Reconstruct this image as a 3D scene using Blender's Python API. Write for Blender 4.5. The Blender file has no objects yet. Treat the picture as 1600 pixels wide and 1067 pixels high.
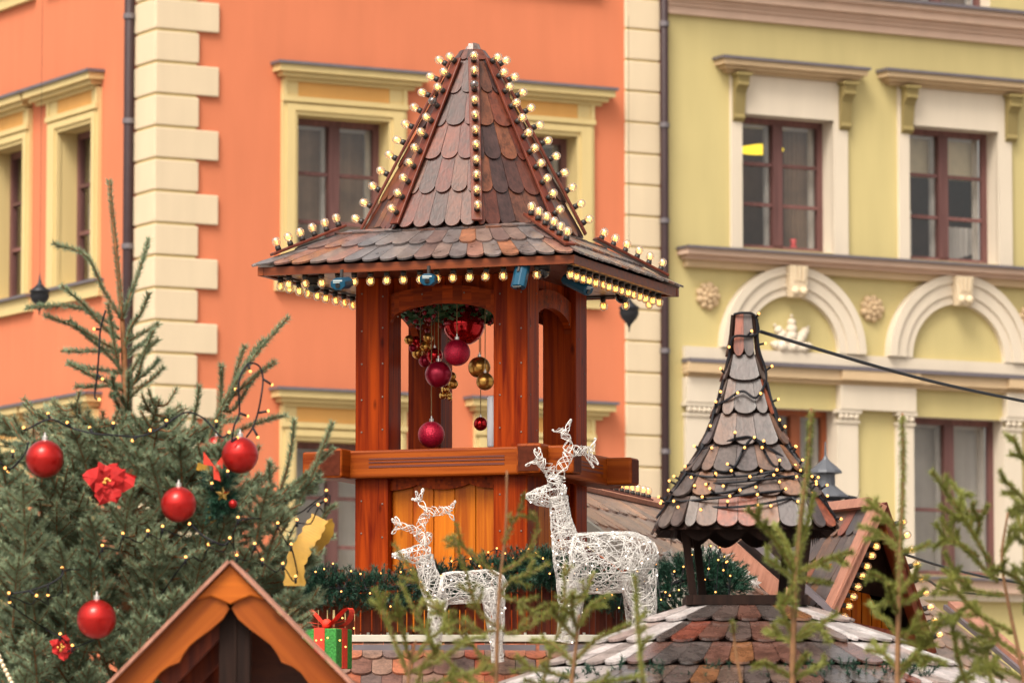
import bpy, bmesh, math, random
import numpy as np
from mathutils import Vector, Matrix
from mathutils.bvhtree import BVHTree
R = math.radians
rng = random.Random(7)
nrng = np.random.default_rng(11)
scene = bpy.context.scene
COL = scene.collection

# ------------------------------------------------------------------ camera, sky, sun, exposure
FPX, CX, CY, PITCH, CAMZ = 7500.0, 800.0, 533.5, R(5.46), 1.6
cam_d = bpy.data.cameras.new('camera'); cam = bpy.data.objects.new('camera', cam_d); COL.objects.link(cam)
cam.location = (0, 0, CAMZ); cam.rotation_euler = (math.pi/2 + PITCH, 0, 0)
cam_d.sensor_width = 36.0; cam_d.lens = FPX/1600*36.0
cam_d.clip_start = 0.5; cam_d.clip_end = 1500
cam_d.dof.use_dof = True; cam_d.dof.focus_distance = 26.2; cam_d.dof.aperture_fstop = 5.0
scene.camera = cam

world = bpy.data.worlds.new('World'); scene.world = world; world.use_nodes = True
wn = world.node_tree.nodes; wl = world.node_tree.links
bg = wn['Background']; sky = wn.new('ShaderNodeTexSky'); sky.sky_type = 'NISHITA'; sky.sun_disc = False
SUN_EL, SUN_AZ = R(52), R(205)          # azimuth clockwise from +Y
sky.sun_elevation = SUN_EL; sky.sun_rotation = SUN_AZ; sky.air_density = 0.8; sky.dust_density = 6.0
hs = wn.new('ShaderNodeHueSaturation'); hs.inputs['Saturation'].default_value = 0.22
wl.new(sky.outputs[0], hs.inputs['Color'])
warm = wn.new('ShaderNodeMix'); warm.data_type = 'RGBA'; warm.blend_type = 'MULTIPLY'; warm.inputs[0].default_value = 1.0
warm.inputs[7].default_value = (1.0, 0.95, 0.87, 1)
wl.new(hs.outputs[0], warm.inputs[6]); wl.new(warm.outputs[2], bg.inputs[0]); bg.inputs[1].default_value = 0.15
sun_d = bpy.data.lights.new('sun', 'SUN'); sun_d.energy = 1.4; sun_d.angle = R(22); sun_d.color = (1.0, 0.93, 0.83)
sun = bpy.data.objects.new('sun', sun_d); COL.objects.link(sun)
sdir = Vector((math.sin(SUN_AZ)*math.cos(SUN_EL), math.cos(SUN_AZ)*math.cos(SUN_EL), math.sin(SUN_EL)))
sun.rotation_euler = sdir.to_track_quat('Z', 'Y').to_euler(); sun.location = (0, -5, 30)
vs = scene.view_settings; vs.view_transform = 'Standard'; vs.look = 'None'; vs.gamma = 1.0; vs.exposure = 0.85
scene.cycles.use_denoising = True; scene.cycles.max_bounces = 8; scene.cycles.transparent_max_bounces = 16
scene.cycles.caustics_reflective = False; scene.cycles.caustics_refractive = False; scene.cycles.sample_clamp_indirect = 6

# ------------------------------------------------------------------ projecting helpers
CAM = Vector((0, 0, CAMZ)); cp, sp = math.cos(PITCH), math.sin(PITCH)
def ray(px, py):
    u = (px-CX)/FPX; v = (CY-py)/FPX
    d = Vector((u, cp - sp*v, sp + cp*v)); return d/d.y
def at(px, py, Y): return CAM + ray(px, py)*Y
def zat(py, Y): return at(800, py, Y).z
def on_plane(px, py, p, n):
    d = ray(px, py); return CAM + d*((p-CAM).dot(n)/d.dot(n))

# ------------------------------------------------------------------ materials
def nodes_of(m):
    m.use_nodes = True; nt = m.node_tree; return nt, nt.nodes, nt.links, nt.nodes['Principled BSDF']
def lin(c): return tuple(((v/12.92) if v <= .04045 else ((v+.055)/1.055)**2.4) for v in (x/255 for x in c))
def plain(name, col, rough=.5, metal=0.0, noise=.12, scale=8, bump=0.0, coat=0.0, spec=.5):
    m = bpy.data.materials.new(name); nt, n, l, b = nodes_of(m)
    tc = n.new('ShaderNodeTexCoord'); nz = n.new('ShaderNodeTexNoise'); nz.inputs['Scale'].default_value = scale; nz.inputs['Detail'].default_value = 5
    l.new(tc.outputs['Object'], nz.inputs['Vector'])
    cr = n.new('ShaderNodeValToRGB'); cr.color_ramp.elements[0].position = .25; cr.color_ramp.elements[1].position = .75
    cr.color_ramp.elements[0].color = (*[c*(1-noise) for c in col], 1); cr.color_ramp.elements[1].color = (*[min(1, c*(1+noise)) for c in col], 1)
    l.new(nz.outputs[0], cr.inputs[0]); l.new(cr.outputs[0], b.inputs['Base Color'])
    b.inputs['Roughness'].default_value = rough; b.inputs['Metallic'].default_value = metal
    b.inputs['Coat Weight'].default_value = coat; b.inputs['Specular IOR Level'].default_value = spec
    if bump:
        bp = n.new('ShaderNodeBump'); bp.inputs['Strength'].default_value = bump; bp.inputs['Distance'].default_value = .01
        l.new(nz.outputs[0], bp.inputs['Height']); l.new(bp.outputs[0], b.inputs['Normal'])
    return m
def plaster(name, col):
    m = bpy.data.materials.new(name); nt, n, l, b = nodes_of(m)
    tc = n.new('ShaderNodeTexCoord')
    big = n.new('ShaderNodeTexNoise'); big.inputs['Scale'].default_value = .7; big.inputs['Detail'].default_value = 6
    fine = n.new('ShaderNodeTexNoise'); fine.inputs['Scale'].default_value = 45; fine.inputs['Detail'].default_value = 4
    mp = n.new('ShaderNodeMapping'); mp.inputs['Scale'].default_value = (3, 3, .5)
    streak = n.new('ShaderNodeTexNoise'); streak.inputs['Scale'].default_value = 1.5; streak.inputs['Detail'].default_value = 5
    for t in (big, fine): l.new(tc.outputs['Object'], t.inputs['Vector'])
    l.new(tc.outputs['Object'], mp.inputs[0]); l.new(mp.outputs[0], streak.inputs['Vector'])
    ad = n.new('ShaderNodeMath'); ad.operation = 'ADD'; l.new(big.outputs[0], ad.inputs[0]); l.new(streak.outputs[0], ad.inputs[1])
    cr = n.new('ShaderNodeValToRGB'); cr.color_ramp.elements[0].position = .7; cr.color_ramp.elements[1].position = 1.3
    cr.color_ramp.elements[0].position = .35; cr.color_ramp.elements[1].position = .65
    hv = n.new('ShaderNodeMath'); hv.operation = 'MULTIPLY'; hv.inputs[1].default_value = .5; l.new(ad.outputs[0], hv.inputs[0])
    cr.color_ramp.elements[0].color = (*[c*.925 for c in col], 1); cr.color_ramp.elements[1].color = (*[min(1, c*1.035) for c in col], 1)
    l.new(hv.outputs[0], cr.inputs[0]); l.new(cr.outputs[0], b.inputs['Base Color'])
    bp = n.new('ShaderNodeBump'); bp.inputs['Strength'].default_value = .12; bp.inputs['Distance'].default_value = .01
    l.new(fine.outputs[0], bp.inputs['Height']); l.new(bp.outputs[0], b.inputs['Normal'])
    b.inputs['Roughness'].default_value = .85; b.inputs['Specular IOR Level'].default_value = .25
    return m
def wood(name, dark, light, axis='z', rot=0.0, rough=.38, knots=True, coat=.25, island=.25, s=1.0, spec=.4):
    """grain runs along axis of a frame turned by rot about z; each separate board gets its own tone"""
    m = bpy.data.materials.new(name); nt, n, l, b = nodes_of(m)
    tc = n.new('ShaderNodeTexCoord'); m1 = n.new('ShaderNodeMapping'); m1.inputs['Rotation'].default_value = (0, 0, rot)
    l.new(tc.outputs['Object'], m1.inputs[0])
    geo = n.new('ShaderNodeNewGeometry')
    off = n.new('ShaderNodeVectorMath'); off.operation = 'SCALE'; off.inputs[0].default_value = (7.3, 5.1, 9.7)
    l.new(geo.outputs['Random Per Island'], off.inputs['Scale'])
    ad = n.new('ShaderNodeVectorMath'); ad.operation = 'ADD'; l.new(m1.outputs[0], ad.inputs[0]); l.new(off.outputs[0], ad.inputs[1])
    m2 = n.new('ShaderNodeMapping'); sc = {'x': (1.2, 26, 26), 'y': (26, 1.2, 26), 'z': (26, 26, 1.2)}[axis]
    m2.inputs['Scale'].default_value = tuple(v*s for v in sc); l.new(ad.outputs[0], m2.inputs[0])
    g = n.new('ShaderNodeTexNoise'); g.inputs['Scale'].default_value = 1.0; g.inputs['Detail'].default_value = 6; g.inputs['Distortion'].default_value = .9
    l.new(m2.outputs[0], g.inputs['Vector'])
    m3 = n.new('ShaderNodeMapping'); sc3 = {'x': (5, 14, 14), 'y': (14, 5, 14), 'z': (14, 14, 5)}[axis]
    m3.inputs['Scale'].default_value = sc3; l.new(ad.outputs[0], m3.inputs[0])
    k = n.new('ShaderNodeTexVoronoi'); k.inputs['Scale'].default_value = .8; l.new(m3.outputs[0], k.inputs['Vector'])
    kr = n.new('ShaderNodeValToRGB'); kr.color_ramp.elements[0].position = .05; kr.color_ramp.elements[1].position = .16
    kr.color_ramp.elements[0].color = (.25, .2, .18, 1); kr.color_ramp.elements[1].color = (1, 1, 1, 1); l.new(k.outputs['Distance'], kr.inputs[0])
    cr = n.new('ShaderNodeValToRGB'); cr.color_ramp.elements[0].position = .3; cr.color_ramp.elements[1].position = .68
    cr.color_ramp.elements[0].color = (*dark, 1); cr.color_ramp.elements[1].color = (*light, 1); l.new(g.outputs[0], cr.inputs[0])
    tone = n.new('ShaderNodeMapRange'); tone.inputs['To Min'].default_value = 1-island; tone.inputs['To Max'].default_value = 1+island
    l.new(geo.outputs['Random Per Island'], tone.inputs[0])
    mx = n.new('ShaderNodeMix'); mx.data_type = 'RGBA'; mx.blend_type = 'MULTIPLY'; mx.inputs[0].default_value = .8 if knots else 0
    l.new(cr.outputs[0], mx.inputs[6]); l.new(kr.outputs[0], mx.inputs[7])
    mv = n.new('ShaderNodeVectorMath'); mv.operation = 'SCALE'; l.new(mx.outputs[2], mv.inputs[0]); l.new(tone.outputs[0], mv.inputs['Scale'])
    l.new(mv.outputs[0], b.inputs['Base Color'])
    rr = n.new('ShaderNodeMapRange'); rr.inputs['To Min'].default_value = rough-.08; rr.inputs['To Max'].default_value = rough+.14
    l.new(g.outputs[0], rr.inputs[0]); l.new(rr.outputs[0], b.inputs['Roughness'])
    bp = n.new('ShaderNodeBump'); bp.inputs['Strength'].default_value = .25; bp.inputs['Distance'].default_value = .004
    l.new(g.outputs[0], bp.inputs['Height']); l.new(bp.outputs[0], b.inputs['Normal'])
    b.inputs['Coat Weight'].default_value = coat; b.inputs['Coat Roughness'].default_value = .25; b.inputs['Specular IOR Level'].default_value = spec
    return m
def shingle_mat(name, cols, rough=.36, spec=.5, coat=.3):
    m = bpy.data.materials.new(name); nt, n, l, b = nodes_of(m)
    geo = n.new('ShaderNodeNewGeometry'); cr = n.new('ShaderNodeValToRGB'); cr.color_ramp.interpolation = 'CONSTANT'
    els = cr.color_ramp.elements
    while len(els) < len(cols): els.new(.5)
    for i, c in enumerate(cols): els[i].position = i/len(cols); els[i].color = (*c, 1)
    l.new(geo.outputs['Random Per Island'], cr.inputs[0])
    tc = n.new('ShaderNodeTexCoord')
    off = n.new('ShaderNodeVectorMath'); off.operation = 'SCALE'; off.inputs[0].default_value = (31, 17, 53); l.new(geo.outputs['Random Per Island'], off.inputs['Scale'])
    ad = n.new('ShaderNodeVectorMath'); ad.operation = 'ADD'; l.new(tc.outputs['Object'], ad.inputs[0]); l.new(off.outputs[0], ad.inputs[1])
    mp = n.new('ShaderNodeMapping'); mp.inputs['Scale'].default_value = (70, 70, 9); l.new(ad.outputs[0], mp.inputs[0])
    g = n.new('ShaderNodeTexNoise'); g.inputs['Scale'].default_value = 1; g.inputs['Detail'].default_value = 5; g.inputs['Distortion'].default_value = .6; l.new(mp.outputs[0], g.inputs['Vector'])
    g2 = n.new('ShaderNodeTexNoise'); g2.inputs['Scale'].default_value = 11; g2.inputs['Detail'].default_value = 4; l.new(ad.outputs[0], g2.inputs['Vector'])
    ad2 = n.new('ShaderNodeMath'); ad2.operation = 'ADD'; l.new(g.outputs[0], ad2.inputs[0]); l.new(g2.outputs[0], ad2.inputs[1])
    tr = n.new('ShaderNodeMapRange'); tr.inputs['From Min'].default_value = .7; tr.inputs['From Max'].default_value = 1.3; tr.inputs['To Min'].default_value = .45; tr.inputs['To Max'].default_value = 1.5
    l.new(ad2.outputs[0], tr.inputs[0])
    mv = n.new('ShaderNodeVectorMath'); mv.operation = 'SCALE'; l.new(cr.outputs[0], mv.inputs[0]); l.new(tr.outputs[0], mv.inputs['Scale'])
    l.new(mv.outputs[0], b.inputs['Base Color'])
    rr = n.new('ShaderNodeMapRange'); rr.inputs['To Min'].default_value = rough-.1; rr.inputs['To Max'].default_value = rough+.2; l.new(g2.outputs[0], rr.inputs[0]); l.new(rr.outputs[0], b.inputs['Roughness'])
    bp = n.new('ShaderNodeBump'); bp.inputs['Strength'].default_value = .35; bp.inputs['Distance'].default_value = .004
    l.new(g.outputs[0], bp.inputs['Height']); l.new(bp.outputs[0], b.inputs['Normal'])
    b.inputs['Specular IOR Level'].default_value = spec; b.inputs['Coat Weight'].default_value = coat; b.inputs['Coat Roughness'].default_value = .3 if coat < .9 else .18
    if coat >= .9: b.inputs['Coat IOR'].default_value = 1.9
    return m
def glow(name, col, strength):
    m = bpy.data.materials.new(name); nt, n, l, b = nodes_of(m)
    b.inputs['Base Color'].default_value = (*col, 1); b.inputs['Emission Color'].default_value = (*col, 1); b.inputs['Emission Strength'].default_value = strength
    return m
def thin_glass(name, tint, base=.04, edge=.75, rough=.03, power=.35, milk=None, milk_w=0):
    m = bpy.data.materials.new(name); m.use_nodes = True; nt = m.node_tree; n = nt.nodes; l = nt.links
    n.remove(n['Principled BSDF']); out = n['Material Output']
    tr = n.new('ShaderNodeBsdfTransparent'); tr.inputs[0].default_value = (*tint, 1)
    gl = n.new('ShaderNodeBsdfGlossy'); gl.inputs['Roughness'].default_value = rough
    lw = n.new('ShaderNodeLayerWeight'); lw.inputs[0].default_value = power
    mr = n.new('ShaderNodeMapRange'); mr.inputs['To Min'].default_value = base; mr.inputs['To Max'].default_value = edge; l.new(lw.outputs['Facing'], mr.inputs[0])
    mx = n.new('ShaderNodeMixShader'); l.new(mr.outputs[0], mx.inputs[0]); l.new(tr.outputs[0], mx.inputs[1]); l.new(gl.outputs[0], mx.inputs[2]); l.new(mx.outputs[0], out.inputs[0])
    if milk:   # a dusty bulb wall that its filament lights up
        tl = n.new('ShaderNodeBsdfTranslucent'); tl.inputs[0].default_value = (*milk, 1); df = n.new('ShaderNodeBsdfDiffuse'); df.inputs[0].default_value = (*milk, 1)
        h = n.new('ShaderNodeMixShader'); h.inputs[0].default_value = .4; l.new(tl.outputs[0], h.inputs[1]); l.new(df.outputs[0], h.inputs[2])
        m2 = n.new('ShaderNodeMixShader'); m2.inputs[0].default_value = milk_w; l.new(tr.outputs[0], m2.inputs[1]); l.new(h.outputs[0], m2.inputs[2]); l.new(m2.outputs[0], mx.inputs[1])
    return m
def needle_mat(name, c0, c1):
    m = bpy.data.materials.new(name); nt, n, l, b = nodes_of(m)
    geo = n.new('ShaderNodeNewGeometry'); cr = n.new('ShaderNodeValToRGB'); cr.color_ramp.elements[0].color = (*c0, 1); cr.color_ramp.elements[1].color = (*c1, 1)
    tc = n.new('ShaderNodeTexCoord'); nz = n.new('ShaderNodeTexNoise'); nz.inputs['Scale'].default_value = 5; l.new(tc.outputs['Object'], nz.inputs['Vector'])
    mx = n.new('ShaderNodeMath'); mx.operation = 'ADD'; mx.inputs[1].default_value = 0; mr = n.new('ShaderNodeMapRange'); mr.inputs['From Min'].default_value = .3; mr.inputs['From Max'].default_value = .7
    l.new(nz.outputs[0], mr.inputs[0]); l.new(mr.outputs[0], mx.inputs[0]); l.new(mx.outputs[0], cr.inputs[0]); l.new(cr.outputs[0], b.inputs['Base Color'])
    b.inputs['Roughness'].default_value = .5; b.inputs['Specular IOR Level'].default_value = .35
    return m

TH = R(19.8)   # the turn of the wooden tower
MAT = dict(
 orange=plaster('orange_plaster', (.585, .180, .088)), yellow=plaster('yellow_plaster', (.525, .435, .20)),
 cream=plaster('cream_stucco', (.62, .50, .345)), pale=plaster('pale_stucco', (.62, .535, .425)), pink=plaster('pinkish_stucco', (.60, .42, .32)),
 ochre=plaster('ochre_panel', (.62, .33, .10)), gold_stucco=plaster('golden_stucco', (.595, .46, .215)), olive=plaster('olive_stucco', (.26, .20, .08)),
 tan=plaster('tan_stucco', (.54, .39, .235)),
 flashing=plain('zinc_flashing', (.16, .14, .155), .45, .3), pipe=plain('pipe_brown', (.040, .022, .024), .5, spec=.25),
 bracket=plain('pipe_bracket', (.16, .14, .15), .4, .4),
 frame=wood('window_frame_paint', (.095, .040, .036), (.17, .075, .068), 'z', rough=.55, knots=False, coat=0),
 frame_rust=wood('window_frame_brown', (.20, .05, .018), (.30, .085, .03), 'z', rough=.5, knots=False, coat=0),
 sash=plain('white_sash', (.55, .52, .50), .5), interior=plain('room_dark', (.13, .066, .05), .9, noise=.5, scale=2.2),
 glass=thin_glass('window_glass', (.92, .91, .88), .065, .6, .02, .3), blind=plain('blind_cloth', (.74, .64, .44), .9, noise=.08),
 net=plain('net_curtain', (.50, .47, .45), .9, noise=.12, scale=3), drape=plain('drape_cloth', (.23, .155, .105), .9, noise=.5, scale=2.2),
 lampyellow=glow('yellow_lamp', (1.0, .72, .03), 1.0), redplastic=plain('red_plastic', (.6, .05, .05), .4),
 iron=plain('black_iron', (.018, .018, .022), .45, .4), lampgrey=plain('lamp_grey', (.10, .105, .12), .5, .3),
 post=wood('post_wood', (.11, .007, .001), (.37, .048, .003), 'z', TH, spec=.07, coat=.0), board_h=wood('board_wood', (.11, .011, .002), (.34, .050, .005), 'x', TH, spec=.08, coat=.0),
 beam_x=wood('beam_wood', (.15, .020, .002), (.33, .070, .006), 'x', TH, rough=.42, spec=.12, coat=.0), beam_y=wood('beam_wood_side', (.15, .020, .002), (.33, .070, .007), 'y', TH, rough=.42, spec=.12, coat=.0),
 endgrain=plain('end_grain', (.075, .016, .007), .6, noise=.3, scale=40, spec=.08), groove=plain('groove_dark', (.10, .014, .004), .5),
 plank=wood('plank_wood', (.26, .044, .002), (.50, .140, .006), 'z', TH, island=.2, spec=.15, coat=.03), fascia=wood('fascia_wood', (.085, .016, .005), (.20, .045, .011), 'x', TH, spec=.2, coat=.05),
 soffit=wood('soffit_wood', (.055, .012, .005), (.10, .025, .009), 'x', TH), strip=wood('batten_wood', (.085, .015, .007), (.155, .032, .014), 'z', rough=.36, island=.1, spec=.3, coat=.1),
 screw=plain('screw_steel', (.16, .11, .085), .45, .5),
 sh_spire=shingle_mat('spire_shingles', [(.075, .020, .012), (.050, .019, .015), (.115, .028, .014), (.042, .020, .018), (.13, .042, .019), (.085, .018, .010), (.095, .034, .020)], .34, spec=.4, coat=.25),
 sh_turret=shingle_mat('turret_shingles', [(.070, .045, .038), (.085, .050, .038), (.058, .043, .042), (.19, .050, .025), (.10, .053, .035), (.070, .050, .046), (.14, .064, .033), (.082, .058, .048), (.064, .046, .041)], .40),
 sh_booth=shingle_mat('booth_shingles', [(.16, .075, .055), (.24, .07, .035), (.13, .085, .075), (.30, .10, .05), (.19, .11, .08), (.28, .065, .035), (.14, .07, .055)], .4),
 sh_kiosk=shingle_mat('kiosk_shingles', [(.115,.052,.038),(.072,.052,.046),(.17,.048,.030),(.19,.080,.034),(.088,.060,.052),(.068,.054,.050),(.125,.080,.062),(.10,.056,.044),(.08,.06,.055)], .22, spec=.8, coat=1.0),
 sh_pale=shingle_mat('pale_shingles', [(.31, .265, .255), (.38, .33, .32), (.24, .195, .18), (.42, .38, .37), (.27, .20, .18)], .35, coat=.3),
 sh_back=shingle_mat('back_shingles', [(.20, .125, .09), (.24, .14, .10), (.17, .12, .10), (.27, .16, .11), (.21, .14, .11)], .45),
 sh_skirt=shingle_mat('skirt_shingles', [(.12, .075, .068), (.12, .10, .098), (.21, .10, .075), (.11, .095, .095), (.15, .10, .085), (.23, .09, .045), (.14, .115, .11)], .27, spec=.6, coat=.6),
 trimpink=wood('faded_red_board', (.27, .115, .075), (.40, .185, .125), 'z', rough=.5, knots=False, coat=.1), darkwood=wood('dark_brown_wood', (.008, .004, .003), (.022, .010, .007), 'z', rough=.6, knots=False, spec=.12, coat=0),
 gablewood=wood('honey_gable_wood', (.36, .075, .005), (.52, .13, .010), 'x', rough=.45, spec=.2, coat=.05), slat=wood('red_slat_wood', (.06, .008, .003), (.20, .032, .007), 'z', rough=.45, spec=.2, coat=.03),
 whitestrip=plain('white_board', (.50, .46, .38), .6, noise=.15, scale=5), bulbglass=thin_glass('bulb_glass', (1.0, .93, .80), .10, .70, .12, .45, (1.0, .84, .64), .22),
 filament=glow('filament', (1.0, .50, .10), 3.2), socket=plain('socket_black', (.02, .016, .015), .45), cable=plain('cable_black', (.008, .008, .011), .5, spec=.25), deadglass=thin_glass('smoky_glass', (.55, .55, .55), .1, .8, .05, .4),
 led=glow('warm_led', (1.0, .43, .10), 1.5), ledwhite=glow('white_led', (1.0, .88, .8), 1.5), bluebox=plain('blue_enamel', (.003, .052, .098), .45, spec=.25), lens=plain('lens_dark', (.01, .01, .012), .1), paleprint=plain('pale_print', (.45, .5, .5), .6),
 domeglass=plain('dome_black', (.012, .012, .014), .12, noise=0), whiteplastic=plain('white_plastic', (.62, .62, .66), .4, noise=.03),
 redsatin=plain('red_satin', (.46, .011, .008), .30, .7, noise=.10, scale=30, coat=.2), redgloss=plain('red_gloss', (.45, .008, .012), .09, .75, noise=.05), redglitter=plain('red_glitter', (.50, .010, .045), .35, .5, noise=.5, scale=160, bump=.4), wine=plain('wine_satin', (.30, .006, .030), .3, .55, noise=.05),
 gold=plain('gold_satin', (.62, .33, .08), .28, .9, noise=.1, scale=20), goldgloss=plain('gold_gloss', (.70, .42, .12), .12, 1.0, noise=.05), goldcloth=plain('gold_ribbon_cloth', (.40, .215, .02), .55, .15, noise=.18, scale=25), capmetal=plain('cap_metal', (.7, .66, .62), .3, .9), cord=plain('cord_beige', (.30, .21, .10), .8),
 redcloth=plain('red_velvet', (.42, .009, .008), .8, noise=.2, scale=40), redribbon=plain('red_ribbon_cloth', (.62, .035, .012), .7, noise=.2, scale=60), giftgreen=plain('green_sisal', (.030, .20, .03), .85, noise=.45, scale=90, bump=.6),
 wire=plain('white_wire', (.63, .60, .57), .35, noise=.06, coat=.3), ndl_tree=needle_mat('blue_green_needles', (.095, .138, .078), (.29, .355, .215)), ndl_dark=needle_mat('garland_needles', (.008, .036, .022), (.024, .085, .048)), ndl_sap=needle_mat('yellow_green_needles', (.115, .135, .020), (.235, .245, .052)),
 bark=plain('brown_bark', (.22, .085, .028), .8, noise=.3, scale=40), barkpale=plain('pale_bark', (.18, .085, .033), .75, noise=.3, scale=30), leaf=plain('ivy_leaf', (.045, .12, .045), .5), berry=plain('red_berry', (.30, .008, .02), .3), pearl=plain('pearl', (.75, .62, .42), .25, .2), paving=plain('stone_paving', (.25, .23, .21), .8, noise=.25, scale=.8, bump=.2), roofred=plain('roof_tiles', (.22, .07, .04), .7, noise=.3),
)
# ------------------------------------------------------------------ mesh helpers
def wpos(o):
    v = Vector((0, 0, 0))
    while o is not None: v += o.location; o = o.parent
    return v
class MB:
    def __init__(self): self.v = []; self.f = []
    def face(self, *pts):
        i = len(self.v); self.v += [tuple(p) for p in pts]; self.f.append(tuple(range(i, i+len(pts))))
    def add(self, verts, faces):
        i = len(self.v); self.v += [tuple(p) for p in verts]; self.f += [tuple(k+i for k in f) for f in faces]
    def box(self, fr, a0, a1, b0, b1, c0, c1):
        p = [fr(a, b, c) for c in (c0, c1) for b in (b0, b1) for a in (a0, a1)]
        self.add(p, [(0, 2, 3, 1), (4, 5, 7, 6), (0, 1, 5, 4), (2, 6, 7, 3), (0, 4, 6, 2), (1, 3, 7, 5)])
    def bar(self, p, q, w, h, up=(0, 0, 1)):
        p = Vector(p); q = Vector(q); d = (q-p).normalized(); s = d.cross(Vector(up)).normalized(); u = s.cross(d)
        L = (q-p).length
        self.box(lambda a, b, c: p + d*a + s*b + u*c, 0, L, -w/2, w/2, -h/2, h/2)
    def tube(self, pts, rad, n=6, cap=True):
        pts = [Vector(p) for p in pts]; m = len(pts)
        if not hasattr(rad, '__len__'): rad = [rad]*m
        prev = None; base = len(self.v)
        for i, p in enumerate(pts):
            t = (pts[min(i+1, m-1)]-pts[max(i-1, 0)])
            t = t.normalized() if t.length > 1e-9 else Vector((0, 0, 1))
            if prev is None:
                a = Vector((0, 0, 1)) if abs(t.z) < .9 else Vector((1, 0, 0)); s = t.cross(a).normalized()
            else:
                s = prev - t*prev.dot(t); s = s.normalized() if s.length > 1e-6 else t.orthogonal().normalized()
            prev = s; u = t.cross(s)
            for k in range(n):
                a = 2*math.pi*k/n; self.v.append(tuple(p + (s*math.cos(a)+u*math.sin(a))*rad[i]))
        for i in range(m-1):
            for k in range(n):
                a = base+i*n+k; b = base+i*n+(k+1) % n; self.f.append((a, b, b+n, a+n))
        if cap and n > 2:
            self.f.append(tuple(base+k for k in range(n))[::-1]); self.f.append(tuple(base+(m-1)*n+k for k in range(n)))
    def lathe(self, c, prof, n=16, ax=None):
        """prof: (radius, height) pairs from c along +z or along ax"""
        c = Vector(c); q = Vector((0, 0, 1)).rotation_difference(Vector(ax).normalized()) if ax is not None else None
        base = len(self.v); m = len(prof)
        for r, h in prof:
            for k in range(n):
                a = 2*math.pi*k/n; d = Vector((r*math.cos(a), r*math.sin(a), h))
                if q: d = q @ d
                self.v.append(tuple(c+d))
        for i in range(m-1):
            for k in range(n):
                a = base+i*n+k; b = base+i*n+(k+1) % n; self.f.append((a, b, b+n, a+n))
        self.f.append(tuple(base+k for k in range(n))[::-1]); self.f.append(tuple(base+(m-1)*n+k for k in range(n)))
    def ball(self, c, r, n=20, m=12, sq=1.0, rib=0):
        prof = []
        for i in range(m+1):
            a = math.pi*i/m - math.pi/2; prof.append((max(1e-4, r*math.cos(a)), r*sq*math.sin(a)))
        c = Vector(c); base = len(self.v)
        for rr, h in prof:
            for k in range(n):
                a = 2*math.pi*k/n; q = rr*(1+(.035*math.cos(a*rib) if rib else 0)); self.v.append((c.x+q*math.cos(a), c.y+q*math.sin(a), c.z+h))
        for i in range(m):
            for k in range(n):
                a = base+i*n+k; b = base+i*n+(k+1) % n; self.f.append((a, b, b+n, a+n))
    def prism(self, poly, thick_vec):
        """extrude a flat outline by a vector"""
        t = Vector(thick_vec); n = len(poly); P = [Vector(p) for p in poly]; base = len(self.v)
        self.v += [tuple(p) for p in P] + [tuple(p+t) for p in P]
        self.f.append(tuple(base+k for k in range(n))[::-1]); self.f.append(tuple(base+n+k for k in range(n)))
        for k in range(n): self.f.append((base+k, base+(k+1) % n, base+n+(k+1) % n, base+n+k))
    def build(self, name, mat, parent=None, smooth=False, bevel=0, fix=True, origin=None, weld=False):
        me = bpy.data.meshes.new(name); o = bpy.data.objects.new(name, me)
        org = wpos(parent) if parent is not None else (Vector(origin) if origin is not None else (Vector(np.mean(np.array(self.v), 0)) if self.v else Vector()))
        me.from_pydata([tuple(Vector(v)-org) for v in self.v], [], self.f)
        if weld:
            bm = bmesh.new(); bm.from_mesh(me); bmesh.ops.remove_doubles(bm, verts=bm.verts, dist=.0004); bm.to_mesh(me); bm.free()
        if fix:
            bm = bmesh.new(); bm.from_mesh(me); bmesh.ops.recalc_face_normals(bm, faces=bm.faces); bm.to_mesh(me); bm.free()
        if isinstance(mat, (list, tuple)): [me.materials.append(x) for x in mat]
        else: me.materials.append(mat)
        if smooth: me.shade_smooth()
        COL.objects.link(o)
        if parent is not None: o.parent = parent
        else: o.location = org
        if bevel:
            b = o.modifiers.new('bevel', 'BEVEL'); b.width = bevel; b.segments = 2; b.limit_method = 'ANGLE'
        return o
def tag(o, label, cat, group=None):
    o['label'] = label; o['category'] = cat
    if group: o['group'] = group
    return o
def thing(name, label, cat, loc, group=None):
    o = bpy.data.objects.new(name, None); COL.objects.link(o); o.location = loc; o.empty_display_size = .2
    return tag(o, label, cat, group)
def inst(name, mesh, parent, loc, quat=None):
    o = bpy.data.objects.new(name, mesh); COL.objects.link(o); o.parent = parent; o.location = loc
    if quat is not None: o.rotation_mode = 'QUATERNION'; o.rotation_quaternion = quat
    return o
def tri_mesh(name, V, mat, parent):
    V = V - np.array(wpos(parent)); n = len(V)//3
    me = bpy.data.meshes.new(name); me.vertices.add(len(V)); me.loops.add(len(V)); me.polygons.add(n)
    me.vertices.foreach_set('co', V.astype(np.float32).ravel()); me.loops.foreach_set('vertex_index', np.arange(len(V), dtype=np.int32))
    me.polygons.foreach_set('loop_start', np.arange(0, len(V), 3, dtype=np.int32)); me.polygons.foreach_set('loop_total', np.full(n, 3, dtype=np.int32))
    me.update(calc_edges=True); me.materials.append(mat)
    o = bpy.data.objects.new(name, me); COL.objects.link(o); o.parent = parent; return o
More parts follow.
